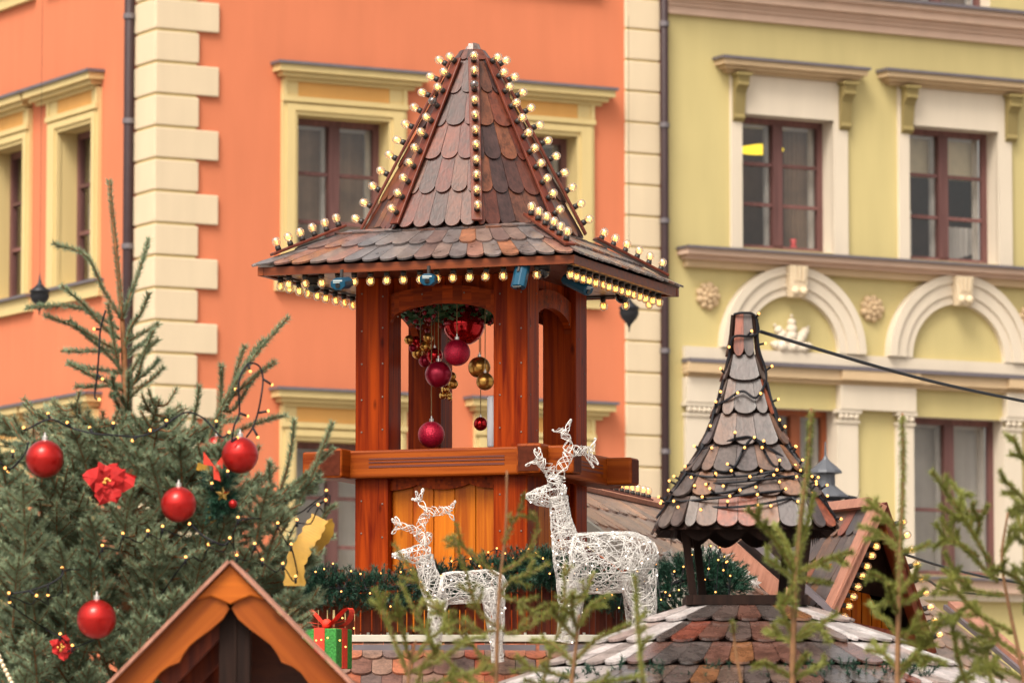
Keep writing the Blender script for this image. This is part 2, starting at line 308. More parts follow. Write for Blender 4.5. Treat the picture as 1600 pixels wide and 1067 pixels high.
def spline(pts, n=6):
    P = [Vector(p) for p in pts]
    if len(P) < 3: return [P[0].lerp(P[-1], i/n) for i in range(n+1)]
    out = []
    Q = [P[0]*2-P[1]] + P + [P[-1]*2-P[-2]]
    for i in range(1, len(Q)-2):
        for k in range(n):
            t = k/n; a, b, c, d = Q[i-1], Q[i], Q[i+1], Q[i+2]
            out.append(.5*((2*b)+(-a+c)*t+(2*a-5*b+4*c-d)*t*t+(-a+3*b-3*c+d)*t**3))
    out.append(P[-1]); return out
def needles(paths, per_m, length, width, ang=R(48), jit=R(16), off=.0, up=0.0):
    """triangular needles round each twig path"""
    B = []; T = []
    for p in paths:
        p = [Vector(q) for q in p]
        for a, b in zip(p[:-1], p[1:]):
            L = (b-a).length
            if L < 1e-6: continue
            k = max(1, int(L*per_m + rng.random())); d = np.array((b-a)/L); A = np.array(a)
            s = nrng.random(k)[:, None]*L; B.append(A + s*d); T.append(np.repeat(d[None], k, 0))
    B = np.concatenate(B); T = np.concatenate(T); n = len(B)
    ref = np.where(np.abs(T[:, 2:3]) < .9, np.array([[0, 0, 1.]]), np.array([[1., 0, 0]]))
    S = np.cross(T, ref); S /= np.linalg.norm(S, axis=1)[:, None]; U = np.cross(S, T)
    az = nrng.random(n)*2*np.pi; pr = S*np.cos(az)[:, None] + U*np.sin(az)[:, None]
    a = ang + nrng.normal(0, jit, n); D = T*np.cos(a)[:, None] + pr*np.sin(a)[:, None]
    D[:, 2] += up; D /= np.linalg.norm(D, axis=1)[:, None]
    L = length*(.75+.5*nrng.random(n))[:, None]
    W = np.cross(D, nrng.normal(size=(n, 3))); W /= np.linalg.norm(W, axis=1)[:, None]; W *= width/2
    V = np.empty((n, 3, 3)); V[:, 0] = B-W; V[:, 1] = B+W; V[:, 2] = B+D*L
    V += (pr*off)[:, None, :]
    return V.reshape(-1, 3)
ARC = [(0, 0), (1, 0), (1, .84), (.93, .91), (.80, .965), (.64, .993), (.5, 1), (.36, .993), (.20, .965), (.07, .91), (0, .84)]
def shingles(mb, A, B, C, D, rows, w, thick=.011, lift=.018, over=.35, keep=None, gap=.025, wavy=.0, phase=0):
    """rounded shingles on the quad A (top left) B (top right) C (bottom right) D (bottom left)"""
    A, B, C, D = map(Vector, (A, B, C, D))
    def P(u, v): return (A.lerp(B, u)).lerp(D.lerp(C, u), v)
    nn = (B-A).cross(D-A)
    if nn.length < 1e-9: nn = (C-D).cross(D-A)
    nn.normalize()
    if nn.dot(CAM-(A+C)/2) < 0 and nn.z < 0: nn = -nn
    if nn.z < -.05: nn = -nn
    vs = rows if hasattr(rows, '__len__') else [i/rows for i in range(rows+1)]
    for r in range(len(vs)-1):
        v0, v1 = vs[r], vs[r+1]; h = v1-v0
        width = (P(1, v1)-P(0, v1)).length; n = max(1, round(width/w))
        us = [i/n for i in range(n+1)] if (r+phase) % 2 == 0 else [0]+[(i+.5)/n for i in range(n)]+[1]
        for u0, u1 in zip(us[:-1], us[1:]):
            if (u1-u0)*width < .012: continue
            if keep and not keep(P((u0+u1)/2, v1-.4*h)): continue
            dv = rng.uniform(-.02, .02)*h; dl = rng.uniform(-.002, .003)
            g = gap*(.5+rng.random()); full = (u1-u0) > .8/n
            pts = []
            for s, q in ARC:
                if not full:
                    q = min(q, .84+.16*(q-.84)/.16) if q > .84 else q
                uu = u0+(u1-u0)*(g/2+s*(1-g)); vv = v0-over*h+(v1+dv-(v0-over*h))*q
                pts.append(P(uu, max(vv, -.05 if r == 0 else vv)) + nn*(.004+lift*q+dl*q))
            k = len(pts); base = len(mb.v)
            mb.v += [tuple(p) for p in pts] + [tuple(p-nn*thick) for p in pts]
            mb.f.append(tuple(range(base, base+k))); mb.f.append(tuple(range(base+k, base+2*k))[::-1])
            for i in range(k): mb.f.append((base+(i+1) % k, base+i, base+k+i, base+k+(i+1) % k))
# shared lamp meshes
def proto(fn, mat, smooth=True):
    m = MB(); fn(m); o = m.build('shape', mat, origin=(0, 0, 0), smooth=smooth); me = o.data; bpy.data.objects.remove(o); return me
ME_BULB = proto(lambda m: m.lathe((0, 0, 0), [(.013, .018), (.0185, .024), (.0228, .033), (.0245, .043), (.0236, .053), (.0190, .062), (.011, .0685), (.001, .070)], 16), MAT['bulbglass'])
ME_DEAD = ME_BULB.copy(); ME_DEAD.materials[0] = MAT['deadglass']
ME_SOCK = proto(lambda m: m.lathe((0, 0, 0), [(.0165, -.006), (.0165, .012), (.0145, .014), (.0145, .021)], 12), MAT['socket'])
def _fil(m):
    m.tube(spline([(-.008, 0, .030), (-.009, .003, .046), (-.003, -.004, .056), (.001, .004, .038), (.005, -.004, .056), (.009, .003, .046), (.008, 0, .030)], 3), .0027, 5)
ME_FIL = proto(_fil, MAT['filament'])
ME_LED = proto(lambda m: m.ball((0, 0, 0), .0062, 8, 6), MAT['led'])
ME_LEDS = proto(lambda m: m.ball((0, 0, 0), .0050, 8, 6), MAT['led'])
ME_LEDW = proto(lambda m: m.ball((0, 0, 0), .0045, 8, 6), MAT['ledwhite'])
def add_bulbs(root, pts, nrm, dead=()):
    q = Vector((0, 0, 1)).rotation_difference(Vector(nrm).normalized()); o0 = wpos(root)
    for i, p in enumerate(pts):
        b = inst('bulb', ME_DEAD if i in dead else ME_BULB, root, Vector(p)-o0, Matrix.Rotation(rng.gauss(0, .06), 3, 'Y').to_quaternion() @ q @ Matrix.Rotation(rng.uniform(0, 6.28), 3, 'Z').to_quaternion())
        inst('socket', ME_SOCK, b, (0, 0, 0))
        if i not in dead: inst('filament', ME_FIL, b, (0, 0, 0))
def light_strip(p0, p1, count, nrm, label, group, size=(.055, .016), rail='batten', mat=None, m0=.05, m1=.05, dead=(), bulb_off=.006, rail_ext=(0, 0), rise=0):
    p0, p1, nrm = Vector(p0), Vector(p1), Vector(nrm).normalized(); d = p1-p0
    root = thing('light_strip', label, 'light strip', p0, group)
    m = MB(); m.bar(p0-d*rail_ext[0]-nrm*size[1]/2+nrm*rise, p1+d*rail_ext[1]-nrm*size[1]/2+nrm*rise, size[0], size[1], nrm)
    m.build(rail, mat or MAT['strip'], root, bevel=.004)
    pts = [p0+d*(m0+(1-m0-m1)*(i/(count-1)))+nrm*(bulb_off+rise) for i in range(count)]
    add_bulbs(root, pts, nrm, dead); return root
def cable_obj(pts, r, name, label, cat, mat=None, n=6):
    m = MB(); m.tube(spline(pts, n), r, 6); o = m.build(name, mat or MAT['cable'], smooth=True); return tag(o, label, cat)
# ------------------------------------------------------------------ ground
g = MB(); g.face((-300, -120, 0), (300, -120, 0), (300, 400, 0), (-300, 400, 0)); o = g.build('market_square', MAT['paving']); o['kind'] = 'structure'

# ------------------------------------------------------------------ facades
FA = R(29.3); OC = at(243, 600, 55)
class Fac:
    def __init__(s, o, u, n): s.o = Vector((o[0], o[1], 0)); s.u = Vector(u); s.n = Vector(n)
    def __call__(s, t, n, z): return s.o + s.u*t + s.n*n + Vector((0, 0, z))
    def hit(s, px, py, off=0):
        p = on_plane(px, py, s.o + s.n*off, s.n); return (p-s.o).dot(s.u), p.z
    def t(s, px, py=533, off=0): return s.hit(px, py, off)[0]
    def z(s, px, py, off=0): return s.hit(px, py, off)[1]
FR = Fac(OC, (math.cos(FA), math.sin(FA), 0), (math.sin(FA), -math.cos(FA), 0))
FL = Fac(OC, (-math.sin(FA), math.cos(FA), 0), (-math.cos(FA), -math.sin(FA), 0))
def wall_grid(mb, F, t0, t1, z0, z1, holes, depth=.24):
    ts = sorted({t0, t1, *[h[0] for h in holes], *[h[1] for h in holes]}); zs = sorted({z0, z1, *[h[2] for h in holes], *[h[3] for h in holes]})
    ts = [t for t in ts if t0-1e-6 <= t <= t1+1e-6]; zs = [z for z in zs if z0-1e-6 <= z <= z1+1e-6]
    for a, b in zip(ts[:-1], ts[1:]):
        for c, d in zip(zs[:-1], zs[1:]):
            m, k = (a+b)/2, (c+d)/2
            if any(h[0] < m < h[1] and h[2] < k < h[3] for h in holes): continue
            mb.face(F(a, 0, c), F(b, 0, c), F(b, 0, d), F(a, 0, d))
def reveal(mb, F, h, depth, n0=0.0):
    a, b, c, d = h
    for (p, q) in (((a, c), (a, d)), ((b, d), (b, c)), ((a, d), (b, d)), ((b, c), (a, c))):
        mb.face(F(p[0], n0, p[1]), F(q[0], n0, q[1]), F(q[0], -depth, q[1]), F(p[0], -depth, p[1]))
def window(house, F, h, depth=.22, rows=3, frame='frame', curtain=None, reveal_mat='cream', lamp=False, transom_at=None):
    a, b, c, d = h; fm = MB(); n0, n1 = -depth-.07, -depth
    w = .075; mid = (a+b)/2
    fm.box(F, a, a+w, n0, n1, c, d); fm.box(F, b-w, b, n0, n1, c, d); fm.box(F, a+w, b-w, n0, n1, d-w, d); fm.box(F, a+w, b-w, n0, n1, c, c+w*.9)
    fm.box(F, mid-.07, mid+.07, n0, n1+.02, c+w*.9, d-w)
    zl = [c+w+(d-c-2*w)*k/rows for k in range(1, rows)] if transom_at is None else [c+(d-c)*k for k in transom_at]
    for zz in zl:
        for (p, q) in ((a+w, mid-.07), (mid+.07, b-w)): fm.box(F, p, q, n0+.02, n1-.005, zz-.022, zz+.022)
    f = fm.build('window', MAT[frame], house)
    rv = MB(); reveal(rv, F, h, depth+.07); rv.build('reveal', MAT[reveal_mat], f)
    ps = MB()
    for (p, q) in ((a+w, mid-.07), (mid+.07, b-w)): ps.face(F(p, n0+.03, c+w*.9), F(q, n0+.03, c+w*.9), F(q, n0+.03, d-w), F(p, n0+.03, d-w))
    ps.build('pane', MAT['glass'], f)
    sm = MB(); k0, k1 = -depth-.20, -depth-.14      # the white inner casement
    for (p, q) in ((a+.04, mid-.02), (mid+.02, b-.04)):
        sm.box(F, p, p+.06, k0, k1, c, d); sm.box(F, q-.06, q, k0, k1, c, d); sm.box(F, p+.06, q-.06, k0, k1, d-.1, d-.04); sm.box(F, p+.06, q-.06, k0, k1, c+.02, c+.08)
    sm.build('inner_casement', MAT['sash'], f)
    im = MB(); e = .02   # the room behind: a closed box
    im.face(F(a-.6, -1.6, c-.3), F(b+.6, -1.6, c-.3), F(b+.6, -1.6, d+.3), F(a-.6, -1.6, d+.3))
    for (p, q) in (((a-e, c-e), (a-.6, c-.3)),):
        pass
    ring0 = [(a, c), (b, c), (b, d), (a, d)]; ring1 = [(a-.6, c-.3), (b+.6, c-.3), (b+.6, d+.3), (a-.6, d+.3)]
    for k in range(4):
        p0, p1, q1, q0 = ring0[k], ring0[(k+1) % 4], ring1[(k+1) % 4], ring1[k]
        im.face(F(p0[0], -depth-.21, p0[1]), F(p1[0], -depth-.21, p1[1]), F(q1[0], -1.6, q1[1]), F(q0[0], -1.6, q0[1]))
    im.build('room', MAT['interior'], f, weld=True)
    def cloth(t0, t1, z0, z1, wav, mat, skew=0):
        m = MB(); N = 28; pts = []
        for i in range(N+1):
            s = i/N; n = -depth-.27+wav*math.sin(s*math.pi*13+.7*math.sin(s*9))
            pts.append((t0+(t1-t0)*s, n))
        for (p, q) in zip(pts[:-1], pts[1:]):
            za = z0+skew*(p[0]-t0); zb = z0+skew*(q[0]-t0)
            m.face(F(p[0], p[1], za), F(q[0], q[1], zb), F(q[0], q[1], z1), F(p[0], p[1], z1))
        m.build('curtain', mat, f, smooth=True, fix=False, weld=True)
    W = b-a; H = d-c
    if curtain == 'blind': cloth(a, b, c+H*.66, d, .004, MAT['blind']); cloth(a, a+W*.28, c, c+H*.4, .03, MAT['net'], -.5); cloth(a+.55*W, b, c, c+H*.3, .03, MAT['net'], .3)
    if curtain == 'full': cloth(a, b, c, d, .010, MAT['net'])
    if curtain == 'drape': cloth(a, a+W*.22, c, d, .03, MAT['net']); cloth(b-W*.3, b, c, d, .03, MAT['drape'])
    if curtain == 'split': cloth(a+W*.35, b-W*.12, c, d, .02, MAT['net'], 1.3)
    if curtain == 'grey': cloth(a, b, c, d, .02, MAT['drape'])
    if lamp:
        m = MB(); p = F(mid+.21, -depth-.7, c+H*.835); m.lathe(p, [(.001, .05), (.12, .048), (.26, .02), (.30, -.01), (.26, -.04), (.001, -.05)], 24); 
        m.build('lamp', MAT['lampyellow'], f, smooth=True)
        m = MB(); p = F(a+W*.72, -depth-.10, c+.0); m.lathe(p, [(.045, .02), (.05, .07), (.03, .13), (.045, .18), (.001, .19)], 12); m.build('candle_holder', MAT['redplastic'], f, smooth=True)
    return f
def hood(mb_m, mb_f, F, t0, t1, z, drop, proj, n0=0.0):
    """a moulded ledge whose top is at z with a zinc flashing"""
    mb_f.box(F, t0-.02, t1+.02, n0, n0+proj+.03, z-.035, z)
    mb_m.box(F, t0+.01, t1-.01, n0, n0+proj, z-.035-drop*.45, z-.037)
    mb_m.box(F, t0+.07, t1-.07, n0, n0+proj*.72, z-.035-drop*.75, z-.037-drop*.45)
    mb_m.box(F, t0+.13, t1-.13, n0, n0+proj*.40, z-.035-drop, z-.037-drop*.75)
# ---- the orange corner house
house = thing('corner_house', 'orange plastered corner house with cream quoins and yellow window surrounds', 'house', (OC.x, OC.y, 0))
t_end = FR.t(1034); TOPZ = 16.0
w_op = (FR.t(461), FR.t(605)); s_out = (FR.t(437), FR.t(632)); h_out = (FR.t(423), FR.t(658))
z_top, z_bot = FR.z(461, 180), FR.z(461, 427); z_hood = FR.z(423, 97); z_sill0, z_sill1 = FR.z(430, 424), FR.z(430, 452)
shift = FR.t(950, 140) - h_out[1]; dz = FR.z(418, 605) - FR.z(423, 97)
wins = [(s, z) for s in (0, shift) for z in (0, dz, -dz)]
holes = [(w_op[0]+s, w_op[1]+s, z_bot+z, z_top+z) for s, z in wins]
# left front, measured from the corner
l_h1 = FL.t(163, 130); l_op = (FL.t(148, 300), FL.t(94, 300)); l_hood = (l_h1, FL.t(58, 155)); l_sur = (FL.t(158, 300), FL.t(79, 300)); l_shift = FL.t(55, 160)-l_h1
lwins = [(s, z) for s in (0, l_shift, 2*l_shift) for z in (0, dz, -dz)]
lholes = [(l_op[0]+s, l_op[1]+s, z_bot+z, z_top+z) for s, z in lwins]
wm = MB(); wall_grid(wm, FR, 0, t_end, 0, TOPZ, holes); wall_grid(wm, FL, 0, 16, 0, TOPZ, lholes)
wm.face(FR(t_end, 0, 0), FR(t_end, -16, 0), FR(t_end, -16, TOPZ), FR(t_end, 0, TOPZ)); wm.face(FL(16, 0, 0), FL(16, -t_end, 0), FL(16, -t_end, TOPZ), FL(16, 0, TOPZ))
wm.build('wall', MAT['orange'], house, fix=False)
rm = MB(); rm.prism([FR(-.5, .5, TOPZ+.01), FR(t_end, .5, TOPZ+.01), FR(t_end, -16, TOPZ+.01), FR(-.5, -16, TOPZ+.01)], (0, 0, .4)); rm.build('roof', MAT['roofred'], house)
def surround(F, win, op, sur, hd, z, dzz, sgn=1):
    a, b = op; c, d = z_bot+dzz, z_top+dzz; s0, s1 = sur; zt = z_hood+dzz
    m = MB(); p = MB(); fl = MB()
    top = zt-.2
    m.box(F, s0, a, -.02, .05, c, top); m.box(F, b, s1, -.02, .05, c, top); m.box(F, a, b, -.02, .05, d, d+.10)
    m.box(F, s0+.045, a-.04, .05, .075, c, d+.12); m.box(F, b+.04, s1-.045, .05, .075, c, d+.12); m.box(F, a-.04, b+.04, .05, .075, d+.05, d+.12)
    m.box(F, a, b, -.02, .047, d+.102, d+.20); m.box(F, s0-.005, s1+.005, .052, .085, d+.15, d+.21)
    p.box(F, a, b, -.02, .042, d+.202, top-.0)
    m.box(F, s0+.002, s0+.055, .0522, .07, d+.212, top); m.box(F, s1-.055, s1-.002, .0522, .07, d+.212, top)
    hood(m, fl, F, hd[0], hd[1], zt, .18, .20)
    fl.build('flashing', MAT['flashing'], win); fl = MB(); sl_ = MB(); sl_.box(F, s0-.08, s1+.08, 0, .07, c-.22, c-.05); fl.box(F, s0-.10, s1+.10, 0, .12, c-.048, c-.015); sl_.build('sill', MAT['gold_stucco'], win)
    m.build('surround', MAT['gold_stucco'], win); p.build('panel', MAT['ochre'], win); fl.build('sill_flashing', MAT['flashing'], win)
for s, z in wins:
    w = window(house, FR, (w_op[0]+s, w_op[1]+s, z_bot+z, z_top+z), curtain='grey' if z == 0 else 'full', reveal_mat='gold_stucco')
    surround(FR, w, (w_op[0]+s, w_op[1]+s), (s_out[0]+s, s_out[1]+s), (h_out[0]+s, h_out[1]+s), 0, z)
for s, z in lwins:
    w = window(house, FL, (l_op[0]+s, l_op[1]+s, z_bot+z, z_top+z), curtain='grey', reveal_mat='gold_stucco')
    surround(FL, w, (l_op[0]+s, l_op[1]+s), (l_sur[0]+s, l_sur[1]+s), (l_hood[0]+s, l_hood[1]+s), 0, z)
q = MB(); pitch = FR.z(243, 147)-FR.z(243, 197.3); z0 = FR.z(243, 47)
tl, ts_, ll, ls_ = FR.t(340, 70), FR.t(309, 70), FL.t(207.5, 60), FL.t(217, 60)
for i in range(-14, 24):
    za, zb = z0-i*pitch+.018, z0-(i-1)*pitch-.012
    if za < .05 or zb > TOPZ: continue
    lo = i % 2 == 0; q.box(FR, -.05, tl if lo else ts_, 0, .05, za, zb); q.box(FL, 0.0, ll if lo else ls_, 0, .05, za, zb)
q.build('quoins', MAT['cream'], house, bevel=.012); q2 = MB()
qa, qb = FR.t(975, 300), FR.t(1029, 300); z0 = FR.z(1000, 48); pitch2 = FR.z(1000, 97)-FR.z(1000, 145.4)
for i in range(-14, 24):
    za, zb = z0-i*pitch2+.014, z0-(i-1)*pitch2-.010
    if za > .05 and zb < TOPZ: q2.box(FR, qa, qb, 0, .05, za, zb)
q2.build('quoins', MAT['cream'], house, bevel=.012)
qj = MB(); qj.box(FR, -.03, ts_-.03, 0.001, .03, 0, TOPZ); qj.box(FL, 0, ls_-.03, 0.001, .03, 0, TOPZ); qj.box(FR, qa+.01, qb-.01, 0.001, .03, 0, TOPZ); qj.build('quoin_joint', MAT['gold_stucco'], house)
def downpipe(parent, F, t, joints, r=.055):
    m = MB(); m.tube([F(t, .10, 0.1), F(t, .10, 15.8)], r, 12); p = m.build('downpipe', MAT['pipe'], parent, smooth=True)
    for z in joints:
        m = MB(); c = F(t, .10, z); m.lathe(c, [(r+.002, -.03), (r+.014, -.03), (r+.014, .03), (r+.002, .03)], 14); m.box(F, t-.02, t+.02, 0, .06, z-.015, z+.015); m.build('bracket', MAT['bracket'], p)
downpipe(house, FL, FL.t(200.5, 300, .1), [FL.z(200, y, .1) for y in (27, 190, 385)], .062)
# ---- the yellow house
yh = thing('town_house', 'yellow plastered town house with pale arches, rosettes and pilasters', 'house', tuple(FR(t_end+.02, 0, 0)))
Y0, Y1 = t_end+.005, t_end+14
px = lambda x, y=533: FR.t(x, y)
pz = lambda x, y: FR.z(x, y)
y_wins = []
def ywin(xa, xb, xs, yt, yb, **k): y_wins.append(((px(xa), px(xb), pz(xs, yb), pz(xs, yt)), k))
ywin(1158, 1302, 1158, 178, 386, rows=3, curtain='drape', lamp=True)
ywin(1420, 1560, 1420, 196, 404, rows=3, curtain='blind', transom_at=(.34, .655))
ywin(1205, 1306, 1212, 637, 886, rows=2, frame='frame_rust', curtain='split', transom_at=(.12,))
ywin(1425, 1566, 1425, 650, 897, rows=2, curtain='full', transom_at=(.42,))
ywin(1412, 1552, 1412, -190, 4, rows=3, curtain='grey'); ywin(1150, 1290, 1150, -210, -16, rows=3, curtain='grey')
wm = MB(); wall_grid(wm, FR, Y0, Y1, 0, TOPZ, [h for h, k in y_wins]); wm.build('wall', MAT['yellow'], yh, fix=False)
rm = MB(); rm.prism([FR(Y0, .5, TOPZ+.01), FR(Y1, .5, TOPZ+.01), FR(Y1, -14, TOPZ+.01), FR(Y0, -14, TOPZ+.01)], (0, 0, .4)); rm.build('roof', MAT['roofred'], yh)
yw = [window(yh, FR, h, reveal_mat='pale', **k) for h, k in y_wins]
def ysurround(win, h, xs, hx, yh_, corb, corb_y, sur_bot):
    a, b, c, d = h; m = MB(); fl = MB(); zt = pz(hx[0], yh_); top = zt-.19
    s0, s1 = px(xs[0], 300), px(xs[1], 300)
    m.box(FR, s0, a, -.02, .05, c-.02, top); m.box(FR, b, s1, -.02, .05, c-.02, top); m.box(FR, a, b, -.02, .05, d, top)
    m.build('surround', MAT['pale'], win); m2 = MB()
    hood(m2, fl, FR, px(hx[0], 100), px(hx[1], 110), zt, .15, .24); m2.build('hood', MAT['tan'], win); fl.build('flashing', MAT['flashing'], win)
    for (x0, x1) in corb:
        t0, t1 = px(x0, 150), px(x1, 150); k = MB(); zc = zt-.19; L = .60
        prof = [(0.05, 0), (.20, 0), (.21, -.05), (.19, -.11), (.20, -.15), (.15, -.19), (.12, -.24), (.105, -.36), (.085, -.50), (.10, -.55), (.05, -L)]
        k.prism([FR(t0, n, zc+z) for n, z in prof], FR.u*(t1-t0)); k.box(FR, t0-.025, t1+.025, .05, .23, zc-.035, zc-.001); k.build('corbel', MAT['olive'], win)
ysurround(yw[0], y_wins[0][0], (1140, 1322), (1115, 1341), 90, ((1141, 1158), (1307, 1324)), 180, 386)
ysurround(yw[1], y_wins[1][0], (1402, 1578), (1370, 1603), 110, ((1404, 1421), (1566, 1583)), 180, 404)
ct, cf, cpk, cpl, ctn = MB(), MB(), MB(), MB(), MB()
# crown cornice between the floors at the top
zA = pz(1045, 22); zT = zA+.36
for k, (a, b, n) in enumerate([(0, .10, .06), (.10, .145, .09), (.145, .20, .12), (.20, .31, .20), (.31, .37, .26)]): cpk.box(FR, Y0+.02, Y1-.02, 0, n, zA+a+.0005, zA+b)
crn = cpk.build('cornice', MAT['pink'], yh); cf.box(FR, Y0+.02, Y1-.02, 0, .31, zA+.3705, zA+.41); cf.build('flashing', MAT['flashing'], crn); cpk, cf = MB(), MB()
# sill cornice over the arches
zB = pz(1058, 386); tB = px(1058, 390)
cf.box(FR, tB-.02, Y1-.02, 0, .30, zB-.03, zB); cpk.box(FR, tB, Y1-.02, 0, .25, zB-.10, zB-.0305); cpk.box(FR, tB+.05, Y1-.02, 0, .16, zB-.15, zB-.1005); ctn.box(FR, tB+.08, Y1-.02, 0, .09, zB-.24, zB-.1505); crn = cpk.build('cornice', MAT['pink'], yh); cf.build('flashing', MAT['flashing'], crn); ctn.build('frieze_band', MAT['tan'], crn); cpk, cf, ctn = MB(), MB(), MB()
# blind arches
zc = pz(1233, 549)
def arch(mb, tc, r0, r1, n0, n1, seg=36):
    for i in range(seg):
        a, b = math.pi*i/seg, math.pi*(i+1)/seg
        P = lambda r, ang, n: FR(tc+r*math.cos(ang), n, zc+r*math.sin(ang))
        mb.add([P(r, g_, n) for n in (n0, n1) for g_ in (a, b) for r in (r0, r1)], [(0, 1, 3, 2), (4, 6, 7, 5), (0, 4, 5, 1), (2, 3, 7, 6), (0, 2, 6, 4), (1, 5, 7, 3)])
for xc, x0, x1, ky in ((1234, 1119, 1342, 412), (1493, 1385, 1605, 430)):
    tc = px(xc, 545); ro = (px(x1)-px(x0))/2; ri = ro*.655; am = MB()
    arch(am, tc, ri, ri+.30*(ro-ri), -.01, .085); arch(am, tc, ri+.30*(ro-ri), ri+.72*(ro-ri), -.01, .11); arch(am, tc, ri+.72*(ro-ri), ro, -.01, .14); ao = am.build('arch', MAT['pale'], yh, smooth=False)
    km = MB(); kz = zB-.16; zb_ = zc+ri-.03
    km.prism([FR(tc-.135, .1, kz), FR(tc+.135, .1, kz), FR(tc+.10, .1, zb_), FR(tc-.10, .1, zb_)], FR.n*.13)
    for s in (-.07, 0, .07): km.prism([FR(tc+s-.02, .2301, kz-.02), FR(tc+s+.02, .2301, kz-.02), FR(tc+s*.8+.015, .2301, kz-.2), FR(tc+s*.8-.015, .2301, kz-.2)], FR.n*.02)
    for s in (-.06, .06): km.ball(FR(tc+s, .235, zb_+.07), .055, 10, 8)
    km.build('keystone', MAT['cream'], ao, bevel=.008)
def rosette(x, y):
    c = FR(px(x, y), .02, pz(x, y)); m = MB()
    for ring, (rr, k, sz, off) in enumerate(((.125, 9, .052, 0), (.07, 7, .04, .03), (0, 1, .04, .05))):
        for i in range(k):
            a = 2*math.pi*i/k+.2*ring; p = c+FR.u*rr*math.cos(a)+Vector((0, 0, rr*math.sin(a)))+FR.n*off; m.ball(p, sz*(.9+.2*rng.random()), 10, 7)
    m.build('rosette', MAT['tan'], yh, smooth=True)
rosette(1105, 463); rosette(1361, 483); rosette(1606, 500)
ac = MB(); tc = px(1235, 540)
for ang, L in ((-78, .30), (-40, .38), (0, .42), (40, .38), (78, .30)):
    a = R(90-ang); d = Vector((0, 0, 1))*math.sin(a)+FR.u*math.cos(a); s = FR.n.cross(d)
    P0 = FR(tc, .03, zc+.02)
    for k in range(5): 
        f = .2+.2*k; ac.ball(P0+d*L*f, .075*math.sin(math.pi*(.25+.6*f))*(1 if k < 4 else .6), 10, 7)
for s in (-.16, 0, .16): ac.ball(FR(tc+s, .05, zc+.05), .07, 10, 7)
ac.build('acanthus_ornament', MAT['pale'], yh, smooth=True)
# impost band and entablature
zI = pz(1066, 541); zL = pz(1066, 563)
tI = px(1066, 550); cpl.box(FR, tI, Y1-.02, 0, .07, zL+.02, zI); cf.box(FR, tI-.01, Y1-.02, 0, .20, zL-.03, zL+.0195)
ctn.box(FR, tI+.0, Y1-.02, 0, .15, zL-.16, zL-.0305); ctn.box(FR, tI+.03, Y1-.02, 0, .09, zL-.21, zL-.1605)
ent = ctn.build('entablature', MAT['tan'], yh); cf.build('flashing', MAT['flashing'], ent); cpl.build('impost_band', MAT['pale'], yh); cf, ctn, cpl = MB(), MB(), MB(); zE = zL-.2105; zCap = pz(1066, 628)
def pil_block(x0, x1):
    b_ = MB(); b_.box(FR, px(x0, 615), px(x1, 615), 0, .11, zCap, zE); bo = b_.build('pilaster_block', MAT['pale'], yh); b_ = MB(); b_.box(FR, px(x0, 615)-.02, px(x1, 615)+.02, .1505, .19, zL-.15, zL-.032); b_.build('cap_moulding', MAT['tan'], bo)
pil_block(1066, 1126); pil_block(1306, 1424); pil_block(1566, 1640)
pil = []
for x0, x1 in ((1068, 1122), (1305, 1337), (1398, 1424), (1566, 1592)):
    m = MB(); t0, t1 = px(x0, 700), px(x1, 700); zb_ = pz(1066, 905)
    m.box(FR, t0, t1, 0, .06, zb_, zCap-.17); m.box(FR, t0-.03, t1+.03, 0, .10, zCap-.05, zCap-.001); m.box(FR, t0-.015, t1+.015, 0, .08, zCap-.17, zCap-.1305)
    n = max(3, int((t1-t0)/.07))
    for i in range(n): m.ball(FR(t0+(t1-t0)*(i+.5)/n, .07, zCap-.09), .04, 8, 6)
    m.build('pilaster', MAT['pale'], yh)
zS = pz(1425, 899); cf.box(FR, Y0+.3, Y1-.02, 0, .26, zS-.05, zS-.01); cpk.box(FR, Y0+.3, Y1-.02, 0, .20, zS-.20, zS-.0505); cpl.box(FR, Y0+.3, Y1-.02, 0, .10, zS-.30, zS-.2005)
crn = cpk.build('sill_cornice', MAT['pink'], yh); cf.build('flashing', MAT['flashing'], crn); cpl.build('band', MAT['pale'], crn)
downpipe(yh, FR, FR.t(1038.5, 300, .1), [FR.z(1038, y, .1) for y in (38, 196, 345, 548, 705)], .05)
# ---- black pendants in front of the facades
def pendant(x, y, s, flip, label, Y):
    c = at(x, y, Y); r = thing('pendant_lantern', label, 'lantern', c); m = MB()
    m.lathe(c, [(.8*a_, .8*b_) for a_, b_ in [(.004, -.26), (.012, -.20), (.03, -.16), (.10, -.08), (.125, -.02), (.115, .03), (.13, .035), (.13, .055), (.07, .10), (.03, .14), (.015, .20), (.004, .28)]], 14); m.build('body', MAT['iron'], r, smooth=True)
    m = MB(); m.tube([c+Vector((0, 0, .2)), c+Vector((0, 0, 3))], .0018, 4); m.build('hanging_wire', MAT['cable'], r)
pendant(983, 487, 1, 0, 'small black pointed lantern hanging in front of cream quoin strip beside the tower eave', 48)
pendant(62, 461, 1, 1, 'small black pointed lantern hanging before window sill above the christmas tree', 48)
